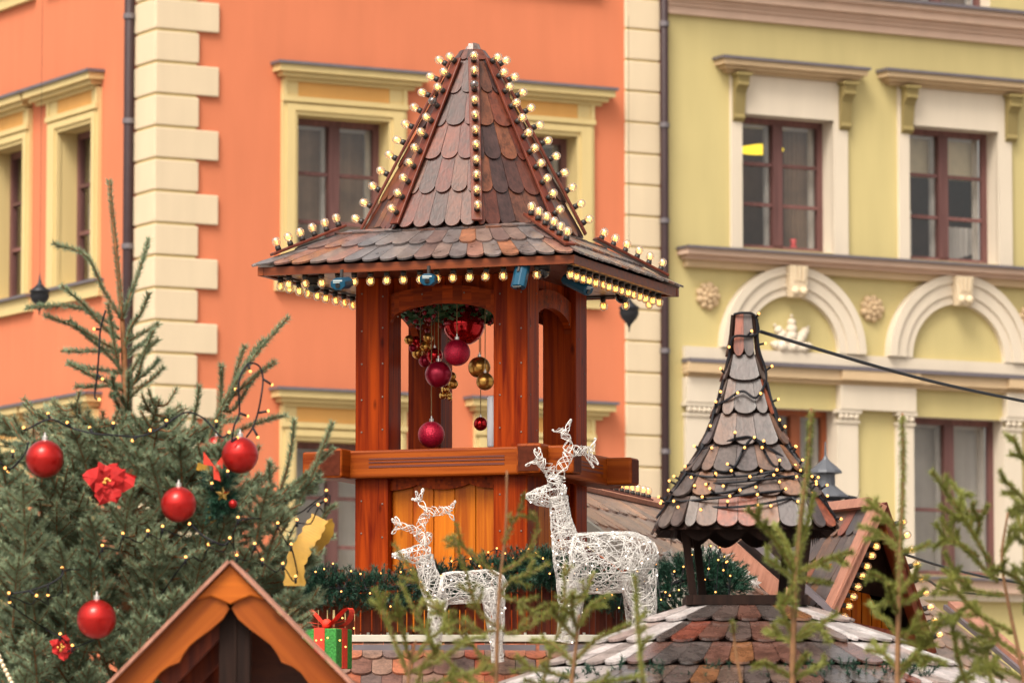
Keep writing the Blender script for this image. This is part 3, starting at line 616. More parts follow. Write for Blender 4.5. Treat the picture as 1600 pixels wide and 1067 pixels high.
# ------------------------------------------------------------------ the wooden tower
XT, YT = (738-CX)/FPX*27.0*1.0, 27.0
ct_, st_ = math.cos(TH), math.sin(TH)
def LW(a, b, z): return Vector((XT + a*ct_ + b*st_, YT - a*st_ + b*ct_, z))
def side(k):
    """frame of wall k (0 front, 1 right, 2 back, 3 left): along, outward, height"""
    c, s = math.cos(k*math.pi/2), math.sin(k*math.pi/2)
    def fr(a, n, z):
        x, y = a, -n
        return LW(x*c - y*s, x*s + y*c, z)
    return fr
HE, HB = .94, .51
z_e = zat(399, 25.82); z_i = zat(352, 26.37); z_top = zat(84, 27.0); z_cap = zat(71, 27)
z_led1, z_led0 = zat(698, 26.35), zat(742, 26.35); z_base = zat(985, 26.4)
z_fr, z_sp, z_cr = zat(446, 26.45), zat(498, 26.45), zat(471, 26.45)
z_sof = z_e - .030
tower = thing('bell_tower', 'tall varnished wooden tower with shingled spire, open arches and lower planked front', 'wooden tower', LW(0, 0, z_base))
pm = MB()
for sx in (-1, 1):
    for sy in (-1, 1):
        p = MB(); a = sx*(HB-.1); b = sy*(HB-.1); p.box(LW, a-.1, a+.1, b-.1, b+.1, z_base, z_sof); po = p.build('post', MAT['post'], tower, bevel=.008)
        s_ = MB()
        for k in range(12):
            z = z_base+.35+k*.19
            if z > z_sof-.05: break
            for (aa, bb, d) in ((a-.06, sy*HB, Vector((-st_, -ct_, 0))*(-sy)*-1), (a+.065, sy*HB, Vector((-st_, -ct_, 0)))):
                if sy < 0: s_.lathe(LW(aa, -HB-.001, z+rng.uniform(-.02, .02)), [(.0055, 0), (.005, .002), (.001, .003)], 8, ax=(-st_, -ct_, 0))
            if sx > 0: s_.lathe(LW(HB+.001, b+.05*(-1)**k, z), [(.0055, 0), (.005, .002), (.001, .003)], 8, ax=(ct_, -st_, 0))
        if s_.v: s_.build('screw', MAT['screw'], po)
for k in range(4):
    fr = side(k); w = HB-.2
    m = MB(); n = 6
    for i in range(n): m.box(fr, -w+2*w*i/n+.002, -w+2*w*(i+1)/n-.002, HB-.10, HB-.07, z_fr-.06, z_sof)
    m.build('frieze', MAT['post'], tower)
    # arched head board
    for lay, (n0, n1, dz_, dw) in enumerate(((HB-.067, HB-.025, 0, 0),)):
        zs_ = z_sp - (0 if k % 2 == 0 else .02)
        top = [(-w-.01, z_fr-.03), (-w*.5, z_fr+.002), (0, z_fr+.012), (w*.5, z_fr+.002), (w+.01, z_fr-.03)]
        arc = [(w*math.cos(math.pi*i/16), zs_+(z_cr-zs_)*math.sin(math.pi*i/16)) for i in range(17)]
        poly = top + [(w+.01, zs_-.012)] + arc[0:] + [(-w-.01, zs_-.012)]
        m = MB(); N = len(arc)
        # strip of quads between the top edge and the arc
        tops = []
        for (x, z) in arc:
            f = abs(x)/w; tops.append((x, z_fr+.012-.042*f*f))
        for i in range(N-1):
            for nn in (n0, n1): m.face(fr(arc[i][0], nn, arc[i][1]), fr(arc[i+1][0], nn, arc[i+1][1]), fr(tops[i+1][0], nn, tops[i+1][1]), fr(tops[i][0], nn, tops[i][1]))
            for q in (arc, tops): m.face(fr(q[i][0], n0, q[i][1]), fr(q[i+1][0], n0, q[i+1][1]), fr(q[i+1][0], n1, q[i+1][1]), fr(q[i][0], n1, q[i][1]))
        bm_ = m.build('arch_board', MAT['board_h'], tower)
        if k in (0, 1):
            s_ = MB(); nv = fr(0, 1, 0)-fr(0, 0, 0)
            for x, z in ((-w*.85, z_sp+.03), (w*.85, z_sp+.03), (-.12, z_fr-.035), (.13, z_fr-.035)): s_.lathe(fr(x, n1+.001, z), [(.0055, 0), (.005, .002), (.001, .003)], 8, ax=nv)
            s_.build('screw', MAT['screw'], bm_)
    # planked lower wall with a scalloped board under the ledge
    m = MB(); n = 5
    for i in range(n): m.box(fr, -w+2*w*i/n+.0015, -w+2*w*(i+1)/n-.0015, HB-.09, HB-.06+.002*(i % 2), z_base, z_led1-.02)
    m.build('plank_wall', MAT['plank'], tower, bevel=.004)
    m = MB(); pts = []
    for i in range(41):
        x = -w+2*w*i/40; u = (i/40*3) % 1
        pts.append((x, z_led0-.035-.03*abs(math.cos(math.pi*i/40*2))**.7))
    for i in range(40):
        for nn in (HB-.058, HB-.035): m.face(fr(pts[i][0], nn, pts[i][1]), fr(pts[i+1][0], nn, pts[i+1][1]), fr(pts[i+1][0], nn, z_led0+.02), fr(pts[i][0], nn, z_led0+.02))
        m.face(fr(pts[i][0], HB-.058, pts[i][1]), fr(pts[i+1][0], HB-.058, pts[i+1][1]), fr(pts[i+1][0], HB-.035, pts[i+1][1]), fr(pts[i][0], HB-.035, pts[i][1]))
    m.build('valance', MAT['board_h'], tower)
# the ring of crossed ledge beams
lz0, lz1 = z_led0, z_led1
for nm, y0, y1 in (('beam', -.575, -.43), ('beam', .43, .575)):
    m = MB(); m.box(LW, -.80, .80, y0, y1, lz0, lz1); b = m.build(nm, MAT['beam_x'], tower, bevel=.012)
    g_ = MB(); yy = y0-.001 if y0 < 0 else y1+.001; sgn = -1 if y0 < 0 else 1
    for zz, hh, d in ((.062, .012, .002), (.086, .008, .003), (.104, .010, .002)): g_.box(LW, -.40, .40, min(yy, yy+sgn*d), max(yy, yy+sgn*d), lz0+zz-hh/2, lz0+zz+hh/2)
    g_.build('groove', MAT['groove'], b)
    for sx in (-1, 1):
        e_ = MB(); e_.box(LW, sx*.801-.001, sx*.801+.001, y0+.012, y1-.012, lz0+.012, lz1-.012); e_.build('end_grain', MAT['endgrain'], b)
for x0, x1 in ((-.655, -.512), (.512, .655)):
    m = MB(); m.box(LW, x0, x1, -.70, .70, lz0-.004, lz1+.006); b = m.build('beam', MAT['beam_y'], tower, bevel=.012)
    g_ = MB(); xx = x0 if x0 < 0 else x1; sg = -1 if x0 < 0 else 1
    for zz, hh, d in ((.062, .012, .002), (.086, .008, .003), (.104, .010, .002)): g_.box(LW, min(xx, xx+sg*d), max(xx, xx+sg*d), -.36, .36, lz0+zz-hh/2, lz0+zz+hh/2)
    g_.build('groove', MAT['groove'], b)
    e_ = MB(); e_.box(LW, x0+.012, x1-.012, -.703, -.699, lz0+.01, lz1-.01); e_.build('end_grain', MAT['endgrain'], b)
m = MB(); m.box(LW, -.43, .43, -.42, .42, lz0+.03, lz0+.06); m.build('floor', MAT['soffit'], tower)
# eaves: soffit, fascia, shingles
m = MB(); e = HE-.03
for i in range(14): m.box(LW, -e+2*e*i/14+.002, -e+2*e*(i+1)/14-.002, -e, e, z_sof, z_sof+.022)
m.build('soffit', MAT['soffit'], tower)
m = MB()
for k in range(4):
    fr = side(k); m.box(fr, -HE+.012, HE-.012 if k % 2 else HE-.012, HE-.045, HE-.015, z_e-.044, z_e+.003)
m.build('fascia', MAT['fascia'], tower)
IN = .57; zi2 = z_i - .012
m = MB()
for k in range(4):
    fr = side(k)
    A, B, C, D = fr(-IN, IN, zi2), fr(IN, IN, zi2), fr(HE+.012, HE+.012, z_e), fr(-HE-.012, HE+.012, z_e)
    shingles(m, A, B, C, D, [0, .08, .54, 1], .103, lift=.016, phase=k)
m.build('skirt_shingles', MAT['sh_skirt'], tower, fix=False)
m = MB(); m.add([LW(x, y, z) for (h, z) in ((HE-.02, z_e-.025), (IN, zi2-.02), (.3, zi2+.1)) for x, y in ((-h, -h), (h, -h), (h, h), (-h, h))], [(0, 1, 5, 4), (1, 2, 6, 5), (2, 3, 7, 6), (3, 0, 4, 7), (4, 5, 9, 8), (5, 6, 10, 9), (6, 7, 11, 10), (7, 4, 8, 11)])
m.build('roof_boarding', MAT['darkwood'], tower)
RB, RT_ = .625, .075
def OV(k, r, z): a = R(22.5+45*k); return LW(r*math.sin(a), -r*math.cos(a), z)      # k=-1,0 front face
m = MB(); vs_ = [0, .053, .242, .432, .621, .811, 1.0]
for k in range(8): shingles(m, OV(k, RT_, z_top), OV(k+1, RT_, z_top), OV(k+1, RB, z_i-.005), OV(k, RB, z_i-.005), vs_, .098, lift=.014, phase=k % 2, over=.25)
m.build('spire_shingles', MAT['sh_spire'], tower, fix=False)
m = MB()
for k in range(8): m.face(OV(k, RT_-.012, z_top), OV(k+1, RT_-.012, z_top), OV(k+1, RB-.02, z_i-.01), OV(k, RB-.02, z_i-.01))
m.build('spire_boarding', MAT['darkwood'], tower)
m = MB()
for k in range(8):
    a, b, c, d = OV(k, .035, z_cap+rng.uniform(-.012, .012)), OV(k+1, .035, z_cap+rng.uniform(-.012, .012)), OV(k+1, .085, z_top-.07), OV(k, .085, z_top-.07)
    n = ((b-a).cross(d-a)).normalized()*.008; m.add([a, b, c, d, a+n, b+n, c+n, d+n], [(0, 1, 2, 3), (7, 6, 5, 4), (0, 4, 5, 1), (1, 5, 6, 2), (2, 6, 7, 3), (3, 7, 4, 0)])
m.build('spire_cap', MAT['sh_skirt'], tower, fix=True)
# bulb battens
GB = 'batten light strips on the tower roof'
for k, lab, dead in ((-2, 'bulb strip on the outermost left ridge of the tower spire, seen edge on', ()), (-1, 'bulb strip left of the middle one on the tower spire face, tilted to the right', (3,)),
               (0, 'bulb strip running straight down the middle of the tower spire', (2,)), (1, 'bulb strip right of the middle one on the tower spire, tilted to the left', ()), (2, 'bulb strip on the outermost right ridge of the tower spire, seen edge on', ())):
    zt_ = z_top-.055; f = (zt_-(z_i-.005))/(z_top-(z_i-.005)); rt = RB+(RT_-RB)*f
    f2 = .012; zb_ = z_i+f2*(z_top-z_i); rb = RB+(RT_-RB)*f2
    a = R(22.5+45*k); rad = Vector((ct_*math.sin(a)-st_*math.cos(a)*1.0, -st_*math.sin(a)-ct_*math.cos(a), 0)); slope = (OV(k, RT_, z_top)-OV(k, RB, z_i)).normalized()
    nr = (rad - slope*rad.dot(slope)).normalized()
    light_strip(OV(k, rt, zt_), OV(k, rb, zb_), 11, nr, lab, GB, size=(.062, .016), m0=.025, m1=.06, dead=dead, rise=.035)
zh = lambda h: z_e+(zi2-z_e)*(HE-h)/(HE-IN)
for (sx, sy), lab, (h0, h1) in (((-1, -1), 'bulb strip on the left hip of the tower eave roof', (.56, .845)), ((1, -1), 'foreshortened bulb strip on the near hip of the tower eave roof', (.52, .87)), ((1, 1), 'bulb strip on the far right hip of the tower eave roof', (.55, .85))):
    light_strip(LW(sx*h0, sy*h0, zh(h0)+.012), LW(sx*h1, sy*h1, zh(h1)+.012), 6, (sx*.25*ct_+sy*.25*st_, -sx*.25*st_+sy*.25*ct_, 1), lab, GB, size=(.06, .016), rise=.03, rail_ext=(.03, .06))
GE = 'rows of golden bulbs under the tower eaves'
zr = z_e-.028
for k, lab, n_, x0, x1 in ((0, 'long row of golden bulbs under the front eave of the tower', 16, -.80, .72), (1, 'steeply foreshortened row of golden bulbs under the right eave of the tower', 15, -.82, .80), (2, 'far row of golden bulbs under the back eave of the tower', 12, -.8, .8), (3, 'row of golden bulbs under the left eave, behind the front row', 12, -.75, .80)):
    fr = side(k); light_strip(fr(x0, HE-.085, zr), fr(x1, HE-.085, zr), n_, (0, 0, -1), lab, GE, size=(.03, .014), rail='rail', mat=MAT['socket'], m0=.02, m1=.02, rise=.012)
# blue projectors and dark domes under the eaves
def projector(p, aim, label, pale=False):
    p = Vector(p); r = thing('laser_projector', label, 'projector', p, 'blue projectors under the tower eave'); aim = Vector(aim).normalized(); s = aim.cross(Vector((0, 0, 1))).normalized(); u = s.cross(aim)
    fr = lambda a, b, c: p + s*a + aim*b + u*c
    m = MB(); n = 8; oc = [(.039*math.cos(R(22.5+45*i))*1.15, .039*math.sin(R(22.5+45*i))*.9) for i in range(8)]
    m.prism([fr(a, -.09, c) for a, c in oc], aim*.17); b = m.build('body', MAT['bluebox'], r, bevel=.004)
    m = MB(); m.lathe(fr(0, .0805, -.008), [(.014, 0), (.014, .004), (.001, .005)], 12, ax=aim); m.build('lens', MAT['lens'], b)
    m = MB(); m.box(fr, -.026, .026, .0805, .082, .014, .022); m.box(fr, -.012, .026, .0805, .082, .006, .010); m.build('print', MAT['paleprint'], b)
    m = MB(); m.tube([fr(0, 0, .03), p+Vector((0, 0, .075))], .010, 8); m.build('bracket', MAT['socket'], r)
PJ = lambda x, y, Y: at(x, y, Y)
projector(PJ(534, 443, 26.1), (-.25, -1, -.15), 'blue projector box under the eave left of the tower post, red dot on its front')
projector(PJ(670, 437, 26.05), (-.1, -1, -.1), 'blue projector box above the front arch of the tower')
projector(PJ(814, 429, 25.95), (-.2, -.35, -1), 'blue projector tilted down on top of the near right tower post')
projector(PJ(903, 445, 26.3), (.75, -.55, -.45), 'blue cylinder projector over the narrow right arch of the tower')
def dome(p, label):
    r = thing('dome_lamp', label, 'dome lamp', p, 'dark dome lamps under the tower eave'); m = MB(); m.lathe(Vector(p)+Vector((0, 0, .01)), [(.044, 0), (.044, .03), (.03, .045)], 16); m.build('housing', MAT['socket'], r, smooth=False)
    m = MB(); m.ball(p, .042, 16, 10); m.build('glass_dome', MAT['domeglass'], r, smooth=True)
dome(PJ(847, 424, 26.0), 'dark glass dome lamp under the eave between the two projectors at the near corner'); dome(PJ(972, 463, 27.3), 'dark glass dome lamp hanging under the right eave end'); dome(PJ(491, 446, 26.6), 'dark glass dome lamp under the left end of the eave')
# ---- inside the bell opening
def bauble(x, y, r, Y, mat, label, group='baubles hanging in the tower opening', top=None, rib=0, cap=True, cat='bauble'):
    c = at(x, y, Y); rr = r*Y/FPX; t = thing('bauble', label, cat, c, group)
    m = MB(); m.ball(c, rr, 28, 16, rib=rib); m.build('ball', MAT[mat], t, smooth=True)
    if cap: m = MB(); m.lathe(c+Vector((0, 0, rr*.97)), [(rr*.16, 0), (rr*.16, rr*.22), (rr*.06, rr*.26), (rr*.05, rr*.42)], 10); m.build('cap', MAT['capmetal'], t)
    if top is not None: m = MB(); m.tube([c+Vector((0, 0, rr*1.3)), Vector((c.x, c.y, top))], .0025, 4); m.build('cord', MAT['cord'], t)
    return t
zt_ = z_sof-.02
bauble(725, 507, 33, 26.95, 'redgloss', 'largest glossy mirror red bauble at the top of the tower opening', top=zt_)
bauble(714, 551, 21, 26.75, 'redglitter', 'pinkish red glitter bauble overlapping the big glossy one', top=zt_)
bauble(685, 585, 21, 26.8, 'wine', 'dark wine red satin bauble below the glitter one', top=zt_)
bauble(679, 556, 13, 26.95, 'redgloss', 'small glossy red bauble half hidden behind the wine red one', top=zt_)
bauble(674, 679, 21, 26.9, 'redglitter', 'lowest red bauble hanging on a long cord just over the ledge', top=zt_)
bauble(749, 574, 17, 26.95, 'gold', 'ribbed gold bauble beside the right tower post', top=zt_, rib=22)
bauble(758, 596, 14, 26.8, 'gold', 'smooth gold bauble below the ribbed gold one', top=zt_)
bauble(751, 662, 11, 27.1, 'redgloss', 'small red bauble half hidden behind the white upright panel', top=zt_)
def cluster(c, items, label, Y):
    c0 = at(c[0], c[1], Y); t = thing('bauble_cluster', label, 'bauble cluster', c0, 'baubles hanging in the tower opening')
    for i, (x, y, r, mt) in enumerate(items):
        m = MB(); m.ball(at(x, y, Y+.03*math.sin(i*2.1)), r*Y/FPX, 20, 12); m.build('ball', MAT[mt], t, smooth=True)
    m = MB(); m.tube([c0, Vector((c0.x, c0.y, zt_))], .003, 4); m.build('cord', MAT['cord'], t)
cluster((657, 540), [(639, 531, 7.5, 'gold'), (650, 533, 8, 'redgloss'), (669, 528, 8, 'gold'), (665, 542, 9, 'gold'), (652, 552, 8.5, 'gold'), (645, 544, 6, 'wine'), (664, 564, 10, 'wine'), (657, 538, 7, 'redgloss')], 'bunch of small red and gold baubles on the left of the tower opening', 27.0)
cluster((700, 606), [(692, 618, 6, 'goldgloss'), (700, 617, 6, 'goldgloss'), (696, 608, 7, 'goldgloss'), (708, 600, 8, 'gold'), (706, 588, 7, 'gold'), (703, 622, 4, 'goldgloss')], 'bunch of small shiny gold baubles below the wine red bauble', 27.05)
gc = at(700, 499, 27.0); ig = thing('ivy_garland', 'dark ivy and red berry garland under the ceiling of the tower opening', 'garland', gc)
m = MB(); mb2 = MB()
for i in range(330):
    p = gc+Vector((rng.uniform(-.26, .30), rng.uniform(-.22, .22), rng.uniform(-.05, .10)+.02)); s = rng.uniform(.022, .042)
    q = Matrix.Rotation(rng.uniform(0, 6.28), 3, 'Z') @ Matrix.Rotation(rng.uniform(.4, 1.9), 3, 'X')
    m.face(*[p+q @ Vector((x*s, y*s, z*s)) for x, y, z in ((0, 0, 0), (.35, .25, .1), (.9, .3, 0), (.5, .6, .1), (.45, 1.2, -.1), (.1, .8, .1), (-.4, 1.1, 0), (-.45, .55, .1), (-.9, .35, 0), (-.35, .2, .1))])
for i in range(70):
    mb2.ball(gc+Vector((rng.uniform(-.26, .28), rng.uniform(-.24, .2), rng.uniform(-.06, .08))), rng.uniform(.009, .015), 8, 6)
m.build('leaves', MAT['leaf'], ig, fix=False); mb2.build('berries', MAT['berry'], ig, smooth=True)
m = MB(); c0 = at(769, 659, 26.75); m.lathe(c0-Vector((0, 0, .135)), [(.001, -.012), (.02, -.010), (.028, 0), (.028, .27), (.02, .28), (.001, .282)], 16)
o = m.build('light_tube', MAT['whiteplastic'], smooth=True); tag(o, 'white rounded upright tube fixed behind the right post of the tower opening', 'lamp tube')
# ------------------------------------------------------------------ the stall roof under the tower, its slat rail and garland
YR = 25.55
rA, rB = at(440, 1008, YR), at(1075, 1008, YR); zl = rA.z
booth = thing('market_stall', 'brown market stall with shingled roof carrying the wooden tower and reindeer', 'market stall', (0.1, 26.2, 0))
m = MB(); dn = Vector((0, -.85, -.52))
shingles(m, rA, rB, rB+dn, rA+dn, 6, .11, lift=.016); m.build('roof_shingles', MAT['sh_booth'], booth, fix=False)
m = MB(); x0, x1 = rA.x, rB.x
m.add([(x0, YR+.02, zl-.03), (x1, YR+.02, zl-.03), (x1, YR-.85, zl-.55), (x0, YR-.85, zl-.55), (x0, YR+2.6, zl-.03), (x1, YR+2.6, zl-.03)], [(0, 1, 2, 3), (0, 1, 5, 4)]); m.build('roof_boarding', MAT['darkwood'], booth)
m = MB(); n = 26; W0, W1, Yf, Yb = x0+.1, x1-.1, YR-.6, YR+2.5
for i in range(n): m.box(lambda a, b, c: Vector((a, b, c)), W0+(W1-W0)*i/n+.002, W0+(W1-W0)*(i+1)/n-.002, Yf, Yf+.03, .02, zl-.42)
for xx in (W0, W1-.03): m.box(lambda a, b, c: Vector((a, b, c)), xx, xx+.03, Yf+.031, Yb, .02, zl-.06)
m.box(lambda a, b, c: Vector((a, b, c)), W0+.031, W1-.031, Yb-.03, Yb, .02, zl-.06); m.build('plank_wall', MAT['slat'], booth)
m = MB(); a, b = at(558, 999, YR+.02), at(965, 999, YR+.02); m.box(lambda p, q, c: Vector((p, q, c)), rA.x+.05, rB.x-.05, YR-.005, YR+.07, a.z-.012, a.z+.026); m.build('ridge_board', MAT['whitestrip'], booth, bevel=.004)
m = MB()
for i in range(7): m.box(lambda p, q, c: Vector((p, q, c)), rA.x+.05+.33*i, rA.x+.36+.33*i, YR-.07, YR-.008, zl-.035, zl+.002)
m.build('ridge_flashing', MAT['back_tin'] if 'back_tin' in MAT else MAT['flashing'], booth)
YS = 25.72; sr = thing('slat_rail', 'red brown slatted rail along the stall roof in front of the tower', 'railing', at(740, 990, YS))
m = MB(); sa, sb = at(474, 990, YS), at(1012, 990, YS); zt = zat(893, YS); k = 0; x = sa.x
while x < sb.x:
    w = rng.uniform(.045, .06) if k % 3 else .03; m.box(lambda p, q, c: Vector((p, q, c)), x, x+w-.004, YS+.004*(k % 3), YS+.02+.004*(k % 3), sa.z-.02+rng.uniform(0, .012), zt+rng.uniform(-.015, .015)); x += w+ (0.008 if k % 9 == 3 else .0015); k += 1
m.build('slats', MAT['slat'], sr)
m = MB(); m.box(lambda p, q, c: Vector((p, q, c)), sa.x, sb.x, YS+.034, YS+.07, zat(940, YS)-.04, zat(940, YS)); m.build('rail', MAT['slat'], sr)
x = at(512, 990, YS).x
while x < sb.x-.1:
    m = MB(); m.box(lambda p, q, c: Vector((p, q, c)), x, x+.014, YS-.012, YS-.001, zl+.0, zl+.075); x += .105; m.build('peg', MAT['whitestrip'], sr)
def garland(name, label, path, rad, count, led_n, mat='ndl_dark', tl=.085, led=True, seed=3, per=620, nl=.026, ledme=None):
    """a rope of artificial fir sprigs with small lamps"""
    P = spline(path, 8); c0 = sum(P, Vector())/len(P); g = thing(name, label, 'garland', c0); tw = []
    def rp():
        i = rng.randrange(len(P)-1); return P[i].lerp(P[i+1], rng.random()), (P[i+1]-P[i]).normalized()
    for i in range(count):
        p, t = rp(); d = Vector((rng.gauss(0, 1), rng.gauss(0, 1), rng.gauss(0, 1))); d = (d - t*d.dot(t)*.5).normalized()
        e = p + d*rad*rng.uniform(.3, .8); tip = e + (d+Vector((0, 0, .25))+t*rng.uniform(-.5, .5)).normalized()*tl*rng.uniform(.7, 1.3); tw.append([e, e.lerp(tip, .5)+Vector((0, 0, .004)), tip])
    m = MB()
    for t in tw: m.tube(t, .0018, 3, False)
    m.tube(P, .012, 5); m.build('stems', MAT['cable'], g)
    tri_mesh('needles', needles(tw, per, nl, .0030, R(42)), MAT[mat], g)
    if led:
        m = MB(); pts = []
        for i in range(led_n):
            p = P[0].lerp(P[-1], 0); f = (i+.5)/led_n*(len(P)-1); j = int(f); p = P[j].lerp(P[min(j+1, len(P)-1)], f-j)
            a = rng.uniform(-.6, 2.6); p = p+Vector((0, -math.sin(a)*rad*1.15-.03, math.cos(a)*rad*1.15+rng.uniform(-.03, .03))); pts.append(p)
        m.tube(spline(pts, 3), .0025, 4)
        for p in pts: m.tube([p, p+Vector((0, 0, -.02))], .004, 5)
        cb = m.build('light_cable', MAT['cable'], g)
        for p in pts: inst('led', ledme or ME_LEDS, g, p+Vector((0, -.004, .006))-c0)
    return g
GY = 25.6
garland('fir_garland', 'dark green fir garland with small lights on the slat rail in front of the tower', [at(x, y, GY) for x, y in ((448, 905), (490, 915), (560, 922), (640, 915), (720, 905), (790, 893), (850, 888), (900, 905), (960, 925), (1010, 925))], .088, 1900, 46, tl=.065)
garland('fir_garland', 'bushy fir garland with small lights at the right end, behind the small turret posts', [at(x, y, 26.2) for x, y in ((1000, 930), (1045, 915), (1090, 898), (1125, 905), (1140, 925))], .125, 900, 26, tl=.07)
# white glittery icicle trim on the roof behind
def scribble(name, label, path, rad, n, cat, mat='wire', r=.003):
    P = spline(path, 6); m = MB(); c0 = sum(P, Vector())/len(P)
    for i in range(n):
        p = P[rng.randrange(len(P))]; q = [p+Vector((rng.gauss(0, rad), rng.gauss(0, rad), rng.gauss(0, rad*.7))) for _ in range(4)]; m.tube(q, r, 3, False)
    return tag(m.build(name, MAT[mat], origin=c0, fix=False), label, cat)
# ------------------------------------------------------------------ the roofs to the right
pA = at(797, 742, 29.0); pE = at(1080, 806, 31.0); pD = at(1052, 926, 27.3)
nR = (pE-pA).cross(pD-pA).normalized(); nR = nR if nR.z > 0 else -nR
pC = pE + pD - pA
backs = thing('market_stall', 'market stall with a faded shingled roof and lamp lined ridge behind the small turret', 'market stall', (pA.x+1.4, pA.y+1, 0))
m = MB(); ext = (pE-pA)*1.45
shingles(m, pA, pA+ext, pD+ext+(pD-pA)*.9, pD+(pD-pA)*.9, 9, .12, lift=.016, thick=.012); m.build('roof_shingles', MAT['sh_back'], backs, fix=False)
m = MB(); dd = (pD-pA)*1.9; m.prism([pA-nR*.02, pA+ext-nR*.02, pA+ext+dd-nR*.02, pA+dd-nR*.02], -nR*.03); m.build('roof_boarding', MAT['darkwood'], backs)
m = MB(); e2 = (pD-pA).normalized(); e1 = (pE-pA).normalized()
m.bar(pA-e1*.03+nR*.0, pA+dd-e1*.03, .05, .12, nR); m.build('verge_board', MAT['whitestrip'], backs)
m = MB(); m.bar(pA+nR*.03-e2*.03, pA+ext+nR*.03-e2*.03, .12, .03, nR); m.build('ridge_board', MAT['trimpink'], backs)
m = MB(); bx = [pA, pA+ext, pA+ext+dd, pA+dd]
lo = min(p.z for p in bx)-.15
for (p, q) in ((bx[3]-e1*-.1, bx[2]), (bx[0], bx[3]), (bx[2], bx[1])):
    s = (bx[0]+bx[2])/2; p = p.lerp(s, .06); q = q.lerp(s, .06); m.face((p.x, p.y, .02), (q.x, q.y, .02), (q.x, q.y, q.z-.12), (p.x, p.y, p.z-.12))
m.build('plank_wall', MAT['slat'], backs)
a, b = on_plane(935, 763, pA+nR*.10, nR), None
light_strip(pA+e1*.58+nR*.045-e2*.02, pA+e1*1.75+nR*.045-e2*.02, 17, (0, 0, 1), 'dense row of bulbs along the ridge of the roof right of the tower', 'bulb rows on the roofs at the right', size=(.05, .014), rail='rail', m0=.02, m1=.02)
for lab, pth, rad, n in (('white glittery icicle trim beside the fir garland, left of the turret posts', ((1040, 862), (1052, 880), (1062, 900)), .02, 60), ('white glittery icicle trim above the fir garland between the turret posts', ((1085, 868), (1110, 862), (1128, 880)), .03, 90), ('white glittery icicle trim running down right of the fir garland', ((1140, 880), (1165, 898), (1180, 912)), .018, 80), ('white glittery tuft beside the roof valley under the turret', ((1158, 872), (1175, 873)), .015, 25)):
    scribble('icicle_trim', lab, [on_plane(x, y, pA+nR*.06, nR) for x, y in pth], rad, n, 'icicle trim')
# dormer with the bulb lined gable
F_ = at(1380, 787, 28.3); B_ = at(1205, 807, 29.9); L_ = on_plane(1290, 985, pA+nR*.02, nR)
L_ = at(1290, 985, min(L_.y, 28.35)); Rr = at(1458, 1022, 28.75)
dorm = thing('gabled_stall', 'gabled stall dormer with faded pink boards and bulbs lining its open gable', 'market stall', (F_.x, F_.y+.6, 0))
e1d = (B_-F_); 
V_ = at(1140, 850, 29.6)
def inside(p):
    # keep only what lies on the gable side of the valley
    n = (L_-V_).cross(Vector((0, 0, 1))); return (p-V_).dot(n)*((F_-V_).dot(n)) > 0
m = MB(); shingles(m, B_+(L_-F_)*.05, F_+(L_-F_)*.05, L_, L_+e1d, 5, .115, lift=.016, keep=inside); m.build('roof_shingles', MAT['sh_turret'], dorm, fix=False)
m = MB(); nl_ = e1d.cross(L_-F_).normalized(); nl_ = nl_ if nl_.z > 0 else -nl_
m.face(B_-nl_*.02, F_-nl_*.02, L_-nl_*.02, V_-nl_*.02); rr2 = Rr+e1d
m.face(B_-nl_*.02, F_-nl_*.02, Rr, rr2); m.build('roof_boarding', MAT['darkwood'], dorm, fix=False)
m = MB(); m.bar(F_+nl_*.015-(L_-F_).normalized()*-.07, L_+nl_*.015+(L_-F_)*.02, .014, .030, nl_.cross(L_-F_)); 
lf = (L_-F_).normalized(); bw = .13; back = e1d.normalized()
m.add([F_+nl_*.03, L_+lf*.05+nl_*.03, L_+lf*.05+nl_*.03+back*bw, F_+nl_*.03+back*bw, F_-nl_*.03, L_+lf*.05-nl_*.03, L_+lf*.05-nl_*.03+back*bw, F_-nl_*.03+back*bw], [(0, 1, 2, 3), (7, 6, 5, 4), (0, 4, 5, 1), (1, 5, 6, 2), (2, 6, 7, 3), (3, 7, 4, 0)]); m.build('bargeboard', MAT['trimpink'], dorm, bevel=.004)
m = MB(); rf = (Rr-F_).normalized(); nr_ = rf.cross(back).normalized(); nr_ = nr_ if nr_.z > 0 else -nr_
m.add([F_+nr_*.03, Rr+nr_*.03, Rr+nr_*.03+back*bw, F_+nr_*.03+back*bw, F_-nr_*.03, Rr-nr_*.03, Rr-nr_*.03+back*bw, F_-nr_*.03+back*bw], [(0, 1, 2, 3), (7, 6, 5, 4), (0, 4, 5, 1), (1, 5, 6, 2), (2, 6, 7, 3), (3, 7, 4, 0)]); m.build('bargeboard', MAT['strip'], dorm, bevel=.004)
m = MB(); m.bar(F_+nl_*.035+back*.13, B_+nl_*.035, .06, .03, nl_); m.build('ridge_board', MAT['trimpink'], dorm)
m = MB(); vd = (L_-V_).normalized(); m.bar(V_+nl_*.05, L_+nl_*.04, .10, .03, nl_); m.build('valley_board', MAT['trimpink'], dorm)
m = MB(); m.bar(V_+nl_*.02-vd.cross(nl_)*.12, L_+nl_*.01-vd.cross(nl_)*.12, .035, .035, nl_); m.bar(V_+nl_*.03+vd.cross(nl_)*.12, L_+nl_*.02+vd.cross(nl_)*.12, .03, .03, nl_); m.build('valley_gutter', MAT['flashing'], dorm)
